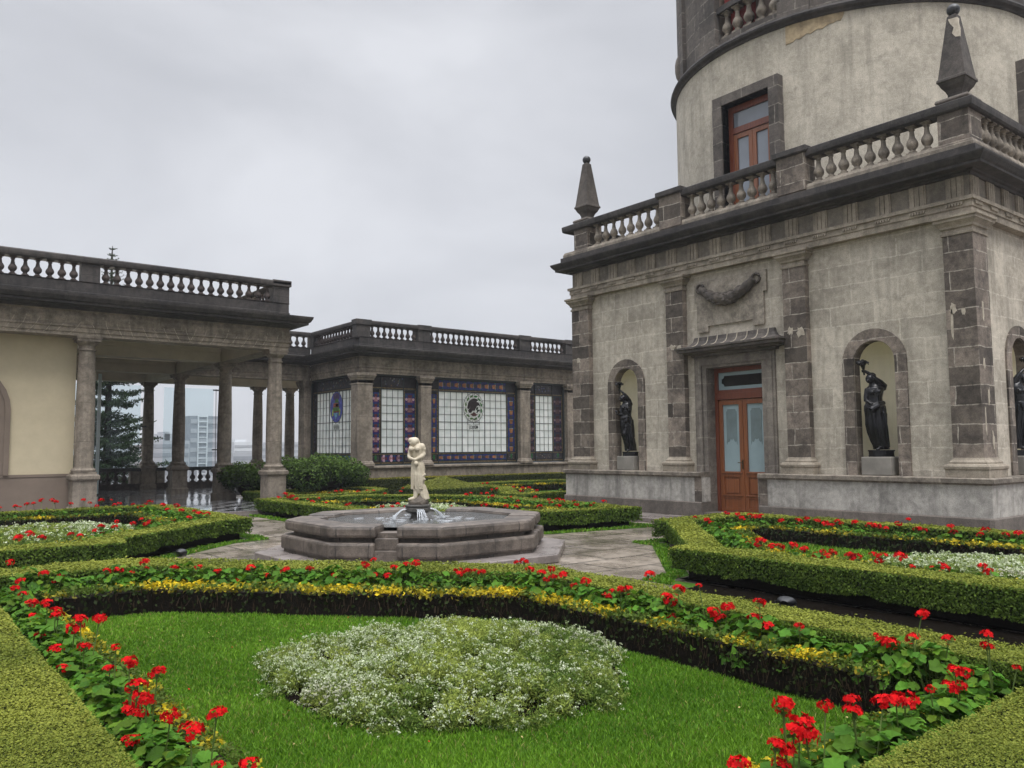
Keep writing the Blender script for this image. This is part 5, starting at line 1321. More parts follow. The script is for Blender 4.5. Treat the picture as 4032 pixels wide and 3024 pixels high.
PLANTS = [
 ('near','left strip',[(1.14,3.01,0.51),(1.13,3.30,0.43)]),
 ('near','left strip',[(1.19,3.51,0.56),(1.13,3.66,0.46)]),
 ('near','left strip',[(1.13,3.95,0.45),(1.03,4.20,0.30)]),
 ('near','left strip',[(1.17,4.32,0.56),(1.13,4.35,0.43),(1.13,4.47,0.42),(1.13,4.47,0.34)]),
 ('near','left strip',[(1.13,4.52,0.47),(1.13,4.65,0.43),(1.13,4.68,0.31),(1.13,4.70,0.55)]),
 ('near','left strip',[(1.14,5.04,0.56),(1.13,5.13,0.42)]),
 ('near','left strip',[(1.13,5.82,0.42),(1.02,5.84,0.30),(1.24,5.95,0.56),(1.14,6.00,0.56)]),
 ('near','left strip',[(1.14,6.18,0.47),(1.08,6.42,0.30)]),
 ('near','left strip',[(1.14,6.78,0.47),(1.13,6.83,0.50),(1.06,7.01,0.30)]),
 ('near','left strip',[(1.13,7.18,0.50),(1.13,7.26,0.30)]),
 ('near','left strip',[(1.13,7.72,0.31),(1.13,7.96,0.39)]),
 ('near','left strip',[(1.13,8.40,0.41),(1.13,8.57,0.50)]),
 ('near','left strip',[(1.13,8.90,0.39),(1.13,9.16,0.30)]),
 ('near','corner strip',[(1.17,9.61,0.56),(1.43,9.35,0.45)]),
 ('near','corner strip',[(1.53,9.30,0.37),(1.58,9.34,0.42)]),
 ('near','corner strip',[(2.00,9.31,0.42),(2.10,9.26,0.42),(2.22,9.22,0.40)]),
 ('near','corner strip',[(2.37,9.27,0.42)]),
 ('near','fountain strip',[(2.34,9.22,0.49)]),
 ('near','fountain strip',[(2.58,8.99,0.43),(2.75,8.78,0.45)]),
 ('near','fountain strip',[(2.93,8.67,0.39),(3.07,8.47,0.32)]),
 ('near','fountain strip',[(3.16,8.38,0.44),(3.27,8.24,0.37)]),
 ('near','fountain strip',[(3.41,8.09,0.43),(3.61,7.95,0.44)]),
 ('near','fountain strip',[(3.78,7.75,0.38)]),
 ('near','fountain strip',[(4.01,7.49,0.49),(4.07,7.45,0.54),(4.07,7.43,0.38),(4.17,7.33,0.38)]),
 ('near','fountain strip',[(4.23,7.30,0.46),(4.31,7.20,0.50),(4.35,7.09,0.52)]),
 ('near','fountain strip',[(4.68,6.83,0.42),(4.73,6.73,0.44),(4.78,6.67,0.45),(4.82,6.62,0.43)]),
 ('near','fountain strip',[(5.08,6.39,0.53)]),
 ('near','right strip',[(5.08,6.28,0.55),(5.08,6.19,0.48),(5.11,6.05,0.46)]),
 ('near','right strip',[(5.07,5.94,0.41),(5.08,5.87,0.52),(5.10,5.87,0.44),(5.10,5.72,0.48)]),
 ('near','right strip',[(5.07,5.54,0.40),(5.06,5.38,0.47)]),
 ('near','right strip',[(5.09,5.15,0.37),(5.10,5.10,0.42),(5.06,4.95,0.45),(5.06,4.88,0.46)]),
 ('near','right strip',[(5.31,4.86,0.56)]),
 ('near','right strip',[(5.08,4.47,0.45),(5.08,4.42,0.43),(5.06,4.41,0.30),(5.07,4.33,0.53)]),
 ('near','right strip',[(5.07,4.13,0.59),(5.03,3.97,0.42),(5.06,3.93,0.37),(5.05,3.85,0.46)]),
 ('near','right strip',[(5.05,3.62,0.42),(5.03,3.56,0.54),(5.02,3.49,0.39)]),
 ('near','right strip',[(5.03,3.25,0.43)]),
 ('near','right strip',[(5.03,2.70,0.46),(5.04,2.68,0.43),(5.01,2.61,0.43),(5.21,2.50,0.60)]),
 ('near','right strip',[(5.05,2.49,0.48),(5.04,2.27,0.51)]),
 ('near','front strip',[(2.69,2.02,0.43),(2.93,2.02,0.45),(2.97,2.02,0.36),(2.98,2.02,0.42)]),
 ('near','front strip',[(2.98,2.01,0.60),(2.99,2.02,0.57),(3.06,2.02,0.47),(3.11,2.02,0.50)]),
 ('near','front strip',[(3.15,2.02,0.44),(3.32,2.03,0.52)]),
 ('near','front strip',[(3.52,2.02,0.46),(3.52,2.02,0.51),(3.81,2.03,0.44)]),
 ('near','front strip',[(3.91,2.02,0.44),(3.98,2.01,0.42)]),
 ('near','front strip',[(4.24,2.01,0.43),(4.44,2.01,0.40)]),
 ('near','front strip',[(4.56,2.03,0.46),(4.58,2.02,0.38),(4.69,2.03,0.43)]),
 ('near','front strip',[(4.94,2.02,0.53),(4.96,2.02,0.59),(5.12,1.94,0.40)]),
 ('right','front strip',[(8.76,3.53,0.40),(8.73,3.57,0.45)]),
 ('right','front strip',[(8.72,3.95,0.40),(8.71,4.05,0.39)]),
 ('right','front strip',[(8.75,4.28,0.37),(8.75,4.40,0.46)]),
 ('right','front strip',[(8.75,4.60,0.44),(8.74,4.63,0.39),(8.74,4.70,0.46),(8.75,4.90,0.39)]),
 ('right','front strip',[(8.77,4.98,0.41),(8.76,5.19,0.43),(8.72,5.22,0.39)]),
 ('right','front strip',[(8.75,5.31,0.43),(8.77,5.38,0.38),(8.73,5.55,0.43)]),
 ('right','front strip',[(8.75,5.71,0.47),(8.74,5.87,0.43),(8.75,5.98,0.43)]),
 ('right','front strip',[(8.76,6.15,0.48),(8.77,6.20,0.43)]),
 ('right','fountain strip',[(9.04,6.54,0.40)]),
 ('right','fountain strip',[(9.33,6.86,0.36)]),
 ('right','fountain strip',[(9.59,7.17,0.30),(9.81,7.35,0.33)]),
 ('right','fountain strip',[(10.28,7.84,0.36)]),
 ('right','fountain strip',[(10.46,8.09,0.30),(10.56,8.13,0.40)]),
 ('right','tower strip',[(11.05,9.05,0.47),(11.15,8.88,0.43),(11.20,8.84,0.38)]),
 ('right','tower strip',[(11.63,8.83,0.51),(11.89,8.82,0.48)]),
 ('right','tower strip',[(12.08,8.85,0.40),(12.29,8.84,0.44)]),
 ('right','tower strip',[(12.44,8.84,0.41)]),
 ('right','tower strip',[(12.42,8.70,0.42)]),
 ('right','tower strip',[(12.41,8.29,0.37)]),
 ('right','tower strip',[(12.43,7.97,0.39),(12.39,7.77,0.44)]),
 ('right','tower strip',[(12.46,7.64,0.41),(12.41,7.48,0.38),(12.42,7.35,0.36)]),
 ('right','tower strip',[(12.39,7.25,0.43),(12.41,7.19,0.40),(12.41,6.96,0.43)]),
 ('right','tower strip',[(12.46,6.74,0.40),(12.38,6.57,0.39)]),
 ('right','tower strip',[(12.41,6.44,0.37),(12.46,6.27,0.45)]),
 ('right','tower strip',[(12.44,6.11,0.53),(12.43,5.97,0.39),(12.38,5.85,0.39)]),
 ('right','tower strip',[(12.40,5.48,0.47),(12.42,5.46,0.39)]),
 ('right','tower strip',[(12.45,5.09,0.38),(12.44,5.02,0.45)]),
 ('right','tower strip',[(12.40,4.75,0.41),(12.45,4.61,0.43)]),
 ('left','right strip',[(5.06,15.64,0.48),(5.03,15.78,0.47),(4.97,15.84,0.47)]),
 ('left','right strip',[(5.00,16.25,0.50)]),
 ('left','right strip',[(4.97,16.94,0.47)]),
 ('left','right strip',[(5.00,17.44,0.55)]),
 ('left','right strip',[(5.00,18.01,0.43),(4.97,18.29,0.52)]),
 ('left','right strip',[(4.97,19.25,0.54)]),
 ('left','right strip',[(4.97,19.58,0.48)]),
 ('left','back strip',[(4.91,19.80,0.39),(4.74,19.76,0.47)]),
 ('left','back strip',[(4.47,19.84,0.50),(4.37,19.85,0.47),(4.30,19.82,0.59)]),
 ('left','back strip',[(4.08,19.74,0.59),(4.01,19.81,0.47),(3.85,19.71,0.55),(3.79,20.09,0.60)]),
 ('left','back strip',[(3.48,19.74,0.55),(3.26,20.62,0.60),(3.19,19.79,0.60)]),
 ('left','back strip',[(3.05,20.53,0.60),(2.78,19.71,0.59)]),
 ('left','back strip',[(2.66,19.69,0.58),(2.54,19.69,0.53),(2.45,19.70,0.54)]),
 ('left','back strip',[(2.20,19.77,0.53)]),
 ('left','fountain strip',[(2.79,13.84,0.45),(2.93,13.94,0.40),(2.90,13.98,0.50)]),
 ('left','fountain strip',[(3.13,14.18,0.46),(3.18,14.26,0.54)]),
 ('left','fountain strip',[(3.50,14.56,0.47),(3.64,14.61,0.52),(3.75,14.70,0.43)]),
 ('left','fountain strip',[(3.82,14.80,0.47)]),
 ('left','fountain strip',[(4.38,15.39,0.42)]),
 ('left','fountain strip',[(4.73,15.67,0.43)]),
 ('left','front strip',[(1.68,13.15,0.48),(1.83,13.19,0.52)]),
 ('left','front strip',[(1.99,13.25,0.45)]),
 ('left','front strip',[(2.34,13.18,0.48),(2.46,13.16,0.45)]),
 ('far','left strip',[(8.70,15.13,0.46)]),
 ('far','left strip',[(8.71,15.56,0.43)]),
 ('far','left strip',[(8.73,17.09,0.43),(8.73,17.24,0.38)]),
 ('far','left strip',[(8.72,18.37,0.38)]),
 ('far','left strip',[(8.71,18.71,0.48),(8.69,19.00,0.38)]),
 ('far','left strip',[(8.75,19.43,0.42)]),
 ('far','left strip',[(8.73,20.06,0.40),(8.69,20.20,0.47),(8.44,20.50,0.43),(8.53,20.31,0.52)]),
 ('far','left strip',[(8.65,20.37,0.44)]),
 ('far','fountain strip',[(8.80,15.05,0.50),(8.92,14.91,0.45)]),
 ('far','fountain strip',[(9.59,14.24,0.47)]),
 ('far','fountain strip',[(10.09,13.75,0.48)]),
 ('far','fountain strip',[(10.41,13.43,0.46),(10.55,13.28,0.46)]),
 ('far','front strip',[(10.79,12.81,0.47)]),
 ('far','front strip',[(11.28,12.79,0.46)]),
 ('far','front strip',[(11.78,12.78,0.46)]),
 ('far','front strip',[(12.29,12.78,0.47),(12.51,12.70,0.50)]),
 ('far','right strip',[(12.45,13.03,0.39)]),
 ('far','right strip',[(12.46,13.42,0.33),(12.50,13.64,0.46)]),
 ('far','right strip',[(12.46,13.97,0.46),(12.47,14.15,0.48)]),
 ('far','right strip',[(12.41,14.32,0.40),(12.51,14.52,0.46)]),
 ('far','right strip',[(12.43,14.91,0.50)]),
 ('far','right strip',[(12.41,15.53,0.38)]),
 ('far','right strip',[(12.47,15.90,0.47),(12.41,16.05,0.43)]),
 ('far','right strip',[(12.42,16.58,0.46),(12.40,16.68,0.42)]),
 ('far','right strip',[(12.51,16.94,0.51),(12.41,17.05,0.51)]),
 ('far','right strip',[(12.51,17.70,0.47),(12.43,17.76,0.45)]),
 ('wing','front strip',[(10.52,21.79,0.30),(10.69,22.23,0.38),(10.79,21.90,0.30)]),
 ('wing','front strip',[(10.85,22.13,0.44),(11.00,22.11,0.45)]),
 ('wing','front strip',[(11.37,22.25,0.35),(11.57,22.13,0.40)]),
 ('wing','front strip',[(11.88,22.14,0.42),(12.13,22.20,0.40)]),
 ('wing','front strip',[(12.53,22.24,0.30)]),
 ('wing','front strip',[(12.99,22.07,0.36),(13.11,22.13,0.45)]),
 ('tower','front strip',[(14.37,18.20,0.57),(14.66,18.20,0.44),(14.66,18.15,0.53)]),
 ('tower','front strip',[(14.87,18.12,0.53)]),
 ('tower','front strip',[(15.20,18.17,0.44)]),
 ('tower','front strip',[(16.21,18.26,0.40)]),
 ('tower','back strip',[(15.92,22.27,0.43),(16.21,22.18,0.50)]),
 ('tower','back strip',[(16.42,22.21,0.50)]),
 ('tower','pyramid strip',[(15.32,20.01,0.30)]),
 ('tower','pyramid strip',[(15.70,20.72,0.38)]),
 ('tower','pyramid strip',[(16.11,21.56,0.31)]),
]


GR = random.Random(11)
WORDS = {1: 'one', 2: 'two', 3: 'three', 4: 'four'}
BEDN = {'near': 'nearest bed', 'right': 'bed before the tower door', 'left': 'bed before the cream wall', 'far': 'bed behind the fountain', 'wing': 'small bed under the wing', 'tower': 'bed between tower and wing'}
ORD = 'first second third fourth fifth sixth seventh eighth ninth tenth eleventh twelfth thirteenth fourteenth fifteenth sixteenth seventeenth eighteenth nineteenth twentieth'.split()
STRIPS = {('near', 'left strip'): ((1.13, 1.95), (1.13, 9.3)), ('near', 'corner strip'): ((1.13, 9.4), (2.35, 9.3)), ('near', 'fountain strip'): ((2.4, 9.25), (5.1, 6.4)), ('near', 'right strip'): ((5.1, 6.3), (5.04, 2.1)), ('near', 'front strip'): ((1.2, 2.02), (5.0, 2.02)),
          ('right', 'front strip'): ((8.73, 1.2), (8.75, 6.2)), ('right', 'fountain strip'): ((8.8, 6.35), (11.2, 8.85)), ('right', 'tower strip'): ((12.4, 8.9), (12.42, 1.5)),
          ('left', 'right strip'): ((4.98, 15.7), (4.95, 19.7)), ('left', 'back strip'): ((4.9, 19.75), (1.2, 19.75)), ('left', 'fountain strip'): ((2.65, 13.65), (4.8, 15.75)), ('left', 'front strip'): ((.9, 13.2), (2.6, 13.2)),
          ('far', 'left strip'): ((8.72, 15.2), (8.72, 20.2)), ('far', 'fountain strip'): ((8.85, 15.0), (10.8, 13.0)), ('far', 'front strip'): ((10.9, 12.85), (12.3, 12.75)), ('far', 'right strip'): ((12.45, 12.9), (12.45, 17.5)), ('far', 'back strip'): ((8.8, 20.05), (10.5, 20.05)),
          ('wing', 'front strip'): ((9.8, 22.2), (11.4, 22.2)), ('tower', 'front strip'): ((14.8, 18.25), (19, 18.3)), ('tower', 'pyramid strip'): ((14.7, 18.4), (16.6, 21.0)), ('tower', 'back strip'): ((16.8, 21.5), (17.6, 24.2))}
used = {}


def geranium(bed, strip, heads, base):
    bx_, by_ = base; k = used.get((bed, strip), 0); used[(bed, strip)] = k + 1
    way = {('near', 'left strip'): 'front', ('near', 'right strip'): 'back', ('right', 'front strip'): 'right', ('right', 'fountain strip'): 'front', ('left', 'right strip'): 'front', ('left', 'back strip'): 'right', ('far', 'left strip'): 'front', ('far', 'right strip'): 'front', ('tower', 'pyramid strip'): 'front'}.get((bed, strip), 'left')
    n = len(heads); lab = '%s geranium from %s, %s red head%s, %s of %s' % (ORD[k] if k < 20 else 'last', way, WORDS[n], 's' if n > 1 else '', strip, BEDN[bed])
    o = empty('geranium', (bx_, by_, .02), lab, 'geranium', 'red geraniums in the flower beds')
    del o['_o']
    l = bpy.data.objects.new('leaves', LEAVES[GR.randrange(7)]); COL.objects.link(l); l.parent = o; l.rotation_euler = (0, 0, GR.uniform(0, 6.28)); s = GR.uniform(.88, 1.12); l.scale = (s, s, s * GR.uniform(.9, 1.1) * (1.22 if strip in ('fountain strip', 'right strip', 'corner strip') else 1.0))
    for hx, hy, hz in heads:
        h = bpy.data.objects.new('flower_head', HEADS[GR.choice((0, 0, 1, 2, 3, 4, 4, 5, 6, 6, 7))]); COL.objects.link(h); h.parent = o
        h.location = (hx - bx_, hy - by_, hz - .02); h.rotation_euler = (GR.uniform(-.3, .3), GR.uniform(-.3, .3), GR.uniform(0, 6.28)); sc = GR.uniform(.72, 1.08) if bed == 'near' else GR.uniform(.9, 1.3); h.scale = (sc, sc, sc)
        t = bpy.data.objects.new('stalk', STK); COL.objects.link(t); t.parent = o
        p0 = Vector(((hx - bx_) * .35, (hy - by_) * .35, .08)); p1 = Vector(h.location); d = p1 - p0
        t.location = p0; t.rotation_mode = 'QUATERNION'; t.rotation_quaternion = Vector((0, 0, 1)).rotation_difference(d); t.scale = (.0035, .0035, d.length)


cover = {}
for bed, strip, heads in PLANTS:
    a, b = STRIPS.get((bed, strip), (None, None)); hx = sum(h[0] for h in heads) / len(heads); hy = sum(h[1] for h in heads) / len(heads)
    if a:
        A, B = Vector(a), Vector(b); D = B - A; t = max(0, min(1, (Vector((hx, hy)) - A).dot(D) / D.length_squared)); q = A + D * t; bx_, by_ = q.x * .6 + hx * .4, q.y * .6 + hy * .4
        cover.setdefault((bed, strip), []).append(t * D.length)
    else: bx_, by_ = hx, hy
    geranium(bed, strip, heads, (bx_, by_))
# leafy plants without open flowers fill the strips
for key, (a, b) in STRIPS.items():
    A, B = Vector(a), Vector(b); L = (B - A).length; s = .1; n = 0
    step = .14 if key[0] == 'near' else .24
    while s < L:
        if all(abs(s - c) > step * .55 for c in cover.get(key, [])):
            p = A + (B - A) * (s / L); p = p + Vector((GR.uniform(-.06, .06), GR.uniform(-.06, .06)))
            o = bpy.data.objects.new('leafy_geranium', LEAVES[GR.randrange(7)]); COL.objects.link(o); o.location = (p.x, p.y, .02); o.rotation_euler = (0, 0, GR.uniform(0, 6.28)); sc = GR.uniform(.8, 1.05); o.scale = (sc, sc, sc * (1.2 if key[1] in ('fountain strip', 'right strip', 'corner strip') else .95))
            tag(o, 'leafy geranium without open flowers in the %s of %s' % (key[1], BEDN[key[0]]), 'geranium', 'leafy geraniums, %s of %s' % (key[1], BEDN[key[0]]))
        s += step

# ------------------------------------------------------------------ fountain
FX, FY = 6.97, 11.3
def octa(hw, cx=FX, cyy=FY):
    k = hw * math.tan(PI / 8); return [(cx + a, cyy + b) for a, b in ((-k, -hw), (k, -hw), (hw, -k), (hw, k), (k, hw), (-k, hw), (-hw, k), (-hw, -k))]


def quarter(q, hw, hi, gap):
    """one of four stone segments: from the middle of one diagonal face to the middle of the next"""
    def side(h):
        k = h * math.tan(PI / 8); m = (h + k) / 2; g = gap / 2 / math.sqrt(2)
        return [(-m + g, -m - g), (-k, -h), (k, -h), (m - g, -m - g)]
    pts = side(hw) + side(hi)[::-1]; c, s = math.cos(q * PI / 2), math.sin(q * PI / 2)
    return [(FX + x * c - y * s, FY + x * s + y * c) for x, y in pts]


FN = empty('fountain', (FX, FY, 0), 'low octagonal stone fountain basin with stepped notches on a wet platform', 'fountain')
m = MB(); m.prism(octa(2.30), 0.003, .12); m.build('platform', FLOORST, FN, bevel=.012)
m = MB(); m.prism_hole(ccw(octa(1.77)), ccw(octa(1.45)), .118, .50); m.build('core_wall', FOUNT, FN)
m = MB(); m.prism_hole(ccw(octa(1.905)), ccw(octa(1.7)), .119, .20); m.build('foot_course', FOUNT, FN)
for q in range(4):
    m = MB(); m.prism(quarter(q, 1.95, 1.55, .31), .165, .375); m.build('lower_course', FOUNT, FN, bevel=.035)
    m = MB(); m.prism(quarter(q, 1.90, 1.42, .29), .435, .602); m.build('rim', FOUNT, FN, bevel=.045)
    t = q * PI / 2 + PI * 1.25; c, s = math.cos(t), math.sin(t); w = .17
    for r0, r1, za, zb, nm in ((1.3, 1.90, .12, .27, 'notch_step'), (1.3, 1.845, .27, .43, 'notch_step')):
        m = MB(); m.prism([(FX + r0 * c + w * s, FY + r0 * s - w * c), (FX + r1 * c + w * s, FY + r1 * s - w * c), (FX + r1 * c - w * s, FY + r1 * s + w * c), (FX + r0 * c - w * s, FY + r0 * s + w * c)][::-1], za + .001, zb); m.build(nm, FOUNT, FN, bevel=.01)
m = MB(); m.prism(octa(1.5), .1, .2); m.build('basin_floor', IRON, FN)
pd = MB(); pd.lathe(FX, FY, [(.14, .2), (.14, .555), (.115, .57), (.11, .625), (.16, .64), (.205, .665), (.205, .72), (.185, .735)], 8); pd.lathe(FX, FY, [(.17, .73), (.21, .738), (.21, .768), (.19, .775)], 8)
pd.build('pedestal', stone('fountain_pedestal_stone', (.035, .033, .031), (.085, .08, .072), pits=.4, stain=.4, streak=.3, rough=.5), FN, bevel=.008)
m = MB(); n = 80; oc = octa(1.46); m.poly([(x, y, .548) for x, y in oc]); tag(m.build('water', WATER), kind='structure')
# water jets falling from the four mouths of the pedestal
m = MB(); rr = random.Random(4)
for t in (R(160), R(250), R(340), R(70)):
    c, s = math.cos(t), math.sin(t); ns = 8
    for j in range(ns):
        w = (j - ns / 2) / ns; path = []; rd = []
        reach = .20 + rr.uniform(-.03, .05)
        for k in range(9):
            f = k / 8; r = .19 + reach * f; z = .705 - .155 * f * f + rr.uniform(-.006, .006); sp = w * (.10 + .07 * f) + rr.uniform(-.006, .006)
            path.append((FX + r * c - sp * s, FY + r * s + sp * c, z)); rd.append(.003 + .003 * rr.random() + .001 * f)
        m.tube(path, rd, 5)
    for k in range(40):
        r = .36 + abs(rr.gauss(0, .07)); sp = rr.gauss(0, .07); m.ball((FX + r * c - sp * s, FY + r * s + sp * c, .552 + abs(rr.gauss(0, .022))), rr.uniform(.003, .011), 6, 4)
tag(m.build('water_jets', SPRAY, smooth=True), kind='stuff')
m = MB()
for k in range(46):
    a = rr.uniform(0, 6.28); r = .3 + abs(rr.gauss(0, .35)); x, y = FX + r * math.cos(a), FY + r * math.sin(a); L = rr.uniform(.03, .11)
    m.ball((x, y, .5485), L, 8, 4, (1, .28, .03))
tag(m.build('foam', SPRAY, smooth=True), kind='stuff')


# ------------------------------------------------------------------ statues: lofted drapery and limbs fused into one skin
def figure(name, rings, tubes, balls, org, udir, wdir, mat, label, group, vox, cat='statue', extra=None):
    """rings: (z, u0, u1, depth, fold) cross sections; u = sideways, w = towards the viewer's side of the garden"""
    U, W = Vector((*udir, 0)).normalized(), Vector((*wdir, 0)).normalized(); O = Vector(org)
    P = lambda u, w, z: tuple(U * u + W * w + Vector((0, 0, z)))
    mb = MB(); n = 48; out = []
    for z, a, b, dp, fold, w0 in rings:
        c, rx = (a + b) / 2, (b - a) / 2
        out.append([P(c + rx * math.cos(t) * (1 + fold * math.sin(9 * t + z * 5)), w0 + dp * math.sin(t) * (1 + fold * 1.5 * math.sin(11 * t + 2 + z * 3)), z) for t in [2 * PI * k / n for k in range(n)]])
    mb.loft(out)
    for pts, rad in tubes: mb.tube([P(*p) for p in pts], rad, 10)
    for c, r, sc in balls:
        mb.ball(P(*c), r, 14, 10, sc)
    root = empty(name, org, label, cat, group)
    o = mb.build('tmp', mat)
    rm_ = o.modifiers.new('r', 'REMESH'); rm_.mode = 'VOXEL'; rm_.voxel_size = vox
    sm = o.modifiers.new('s', 'SMOOTH'); sm.factor = .5; sm.iterations = 1
    dg = bpy.context.evaluated_depsgraph_get(); me = bpy.data.meshes.new_from_object(o.evaluated_get(dg)); me.name = 'figure'
    bpy.data.objects.remove(o)
    me.polygons.foreach_set('use_smooth', [True] * len(me.polygons))
    if not me.materials: me.materials.append(mat)
    f = bpy.data.objects.new('figure', me); COL.objects.link(f); f.parent = root
    if extra: extra(root, P)
    return root


# white marble girl on the fountain (millimetre drawing: x from 660, y up from 1170)
ud = (rt.x, rt.y); wd = (-fh.x, -fh.y)
def mm(rows): return [((1170 - y) / 1000, ((a + b) / 2 - (b - a) * .43 - 660) / 1000, ((a + b) / 2 + (b - a) * .43 - 660) / 1000, d / 1000, f, w / 1000) for y, a, b, d, f, w in rows]
T = lambda x, y, w=0: ((x - 660) / 1000, w / 1000, (1170 - y) / 1000)
rings = mm([(1000, 615, 720, 55, .05, 0), (950, 588, 735, 75, .07, 0), (880, 572, 762, 92, .09, 0), (800, 562, 775, 100, .10, 0), (700, 553, 778, 102, .09, 0), (600, 542, 786, 104, .07, 0), (540, 540, 776, 98, .05, 0), (480, 548, 748, 84, .03, 0), (440, 552, 738, 80, .03, 0), (400, 548, 742, 84, .02, 5), (340, 543, 748, 88, .02, 8), (290, 543, 752, 84, .01, 8), (250, 552, 745, 74, 0, 5), (225, 575, 725, 60, 0, 5), (210, 600, 690, 45, 0, 10), (190, 600, 660, 38, 0, 20)])
tubes = [([T(735, 245), T(752, 300, 10), T(755, 365, 20), T(735, 405, 40)], [.040, .042, .038, .035]), ([T(740, 395, 35), T(700, 430, 80), T(640, 452, 105), T(605, 455, 112)], [.037, .033, .026, .022]),
         ([T(560, 250), T(538, 320, 15), T(525, 395, 35)], [.036, .036, .033]), ([T(525, 390, 35), T(530, 425, 75), T(575, 445, 105), T(640, 462, 115)], [.034, .030, .026, .020]),
         ([T(700, 850, 10), T(735, 900, 0), T(755, 1000, 0), T(770, 1100, 0)], [.055, .06, .075, .08]), ([T(745, 640, 40), T(775, 700, 50), T(735, 730, 60), T(770, 770, 50), T(730, 800, 50)], [.02, .025, .022, .028, .02]),
         ([T(635, 940, 20), T(625, 1020, 30), T(618, 1065, 35)], [.05, .038, .036]), ([T(622, 1075, 30), T(560, 1085, 70), T(515, 1092, 90)], [.034, .03, .02])]
for i_, (x, y) in enumerate(((598, 470), (608, 478), (620, 484), (632, 488))): tubes.append(([T(650 - i_ * 6, 455 + i_ * 4, 112), T(625 - i_ * 7, 462 + i_ * 6, 122), T(x - 4, y, 118)], [.010, .009, .007]))
for k, (x0, x1) in enumerate(((600, 585), (640, 630), (685, 700), (715, 735), (570, 566))): tubes.append(([T(x0, 500, 70 - abs(x0 - 650) * .3), T((x0 + x1) / 2, 700, 98 - abs(x0 - 660) * .5), T(x1, 930, 70)], [.012, .018, .014]))
balls = [(T(588, 178, 30), .070, (.92, .95, 1.02)), (T(605, 165, 5), .082, (1.0, .95, .85)), (T(650, 190, -20), .045, (1, 1, 1)), (T(545, 196, 62), .018, (1, 1, 1)), (T(570, 150, 20), .07, (1, 1, .7)), (T(560, 290, 75), .045, (1, 1, 1)), (T(655, 290, 85), .045, (1, 1, 1)), (T(645, 520, 110), .040, (1, 1, 1)), (T(720, 265, 5), .06, (1, 1, 1.2)), (T(565, 262, 5), .05, (1, 1, 1))]


def rockbase(root, P):
    m = MB(); o = Vector(root['_o']); rr = random.Random(6)
    q = lambda x, y, w=0: tuple(o + Vector(P(*T(x, y, w))))
    rg = []
    for y, a, b in ((1170, 500, 825), (1140, 496, 830), (1110, 505, 828), (1085, 560, 815), (1050, 640, 800), (1000, 690, 795), (930, 705, 785)):
        rg.append([q((a + b) / 2 + (b - a) / 2 * math.cos(t) * rr.uniform(.9, 1.08), y + rr.uniform(-8, 8), (b - a) / 2.3 * math.sin(t) * rr.uniform(.9, 1.08)) for t in [2 * PI * k / 16 for k in range(16)]])
    m.loft(rg); m.build('rock_base', ROCK, root, smooth=True, sharp=30)


figure('marble_statue', rings, tubes, balls, (FX, FY, .776), ud, wd, MARBLE, 'small white marble girl with bowed head and folded arms on the fountain pedestal', None, .0065, extra=rockbase)


# black bronze torch bearers in the niches
def bronze(rows, tubes, balls, torch, org, ud, wd, px, x0, y0, label, slab, flip=1, vox=.0085):
    S = 1 / px; T = lambda x, y, w=0: ((x - x0) * S * flip, w * S, (y0 - y) * S)
    rg = [((y0 - y) * S, min((a - x0) * flip, (b - x0) * flip) * S, max((a - x0) * flip, (b - x0) * flip) * S, d * S, f, w * S) for y, a, b, d, f, w in rows]
    tb = [([T(*p) for p in pts], [r * S for r in rad]) for pts, rad in tubes]; bl = [(T(*c), r * S, sc) for c, r, sc in balls]

    def ex(root, P):
        o = Vector(root['_o']); q = lambda x, y, w=0: tuple(o + Vector(P(*T(x, y, w))))
        m = MB(); sx0, sx1, sy0, sy1, dp = slab
        n = 16; ring = lambda y, e: [q((sx0 + sx1) / 2 + ((sx1 - sx0) / 2 + e) * math.copysign(abs(math.cos(t)) ** .35, math.cos(t)), y, (dp + e) * math.copysign(abs(math.sin(t)) ** .35, math.sin(t))) for t in [2 * PI * (k + .5) / n for k in range(n)]]
        m.loft([ring(sy1, 2), ring(sy1 - 6, 2), ring(sy1 - 7, 0), ring(sy0 + 9, 0), ring(sy0 + 8, 4), ring(sy0, 4)]); m.build('base_slab', BRONZE, root)
        if torch:
            cx, cyy, rad, hx, hy, w = torch
            m = MB(); A, B = Vector(q(hx, hy, w)), Vector(q(cx, cyy, w))
            m.tube([A, A.lerp(B, .5), A.lerp(B, .8), B, B + (B - A) * .12], [rad * .10 * S, rad * .17 * S, rad * .32 * S, rad * .6 * S, rad * .45 * S], 12)
            for k in range(9):
                t = 2 * PI * k / 9; e = Vector(q(cx + rad * .8 * math.cos(t), cyy - 6 + 5 * math.sin(3 * t), w + rad * .8 * math.sin(t))); m.tube([B, B.lerp(e, .6) + Vector((0, 0, .02)), e, e - Vector((0, 0, .03))], [.022, .026, .02, .012], 6)
            for k in range(5): m.ball(q(cx + (k - 2) * rad * .2, cyy - rad * (.45 if k == 2 else .3), w + (k % 2) * 8), rad * .22 * S, 8, 6)
            m.build('torch', BRONZE, root, smooth=True, sharp=60)
    return figure('bronze_statue', rg, tb, bl, org, ud, wd, BRONZE, label, 'black bronze statues in the tower niches', vox, extra=ex)


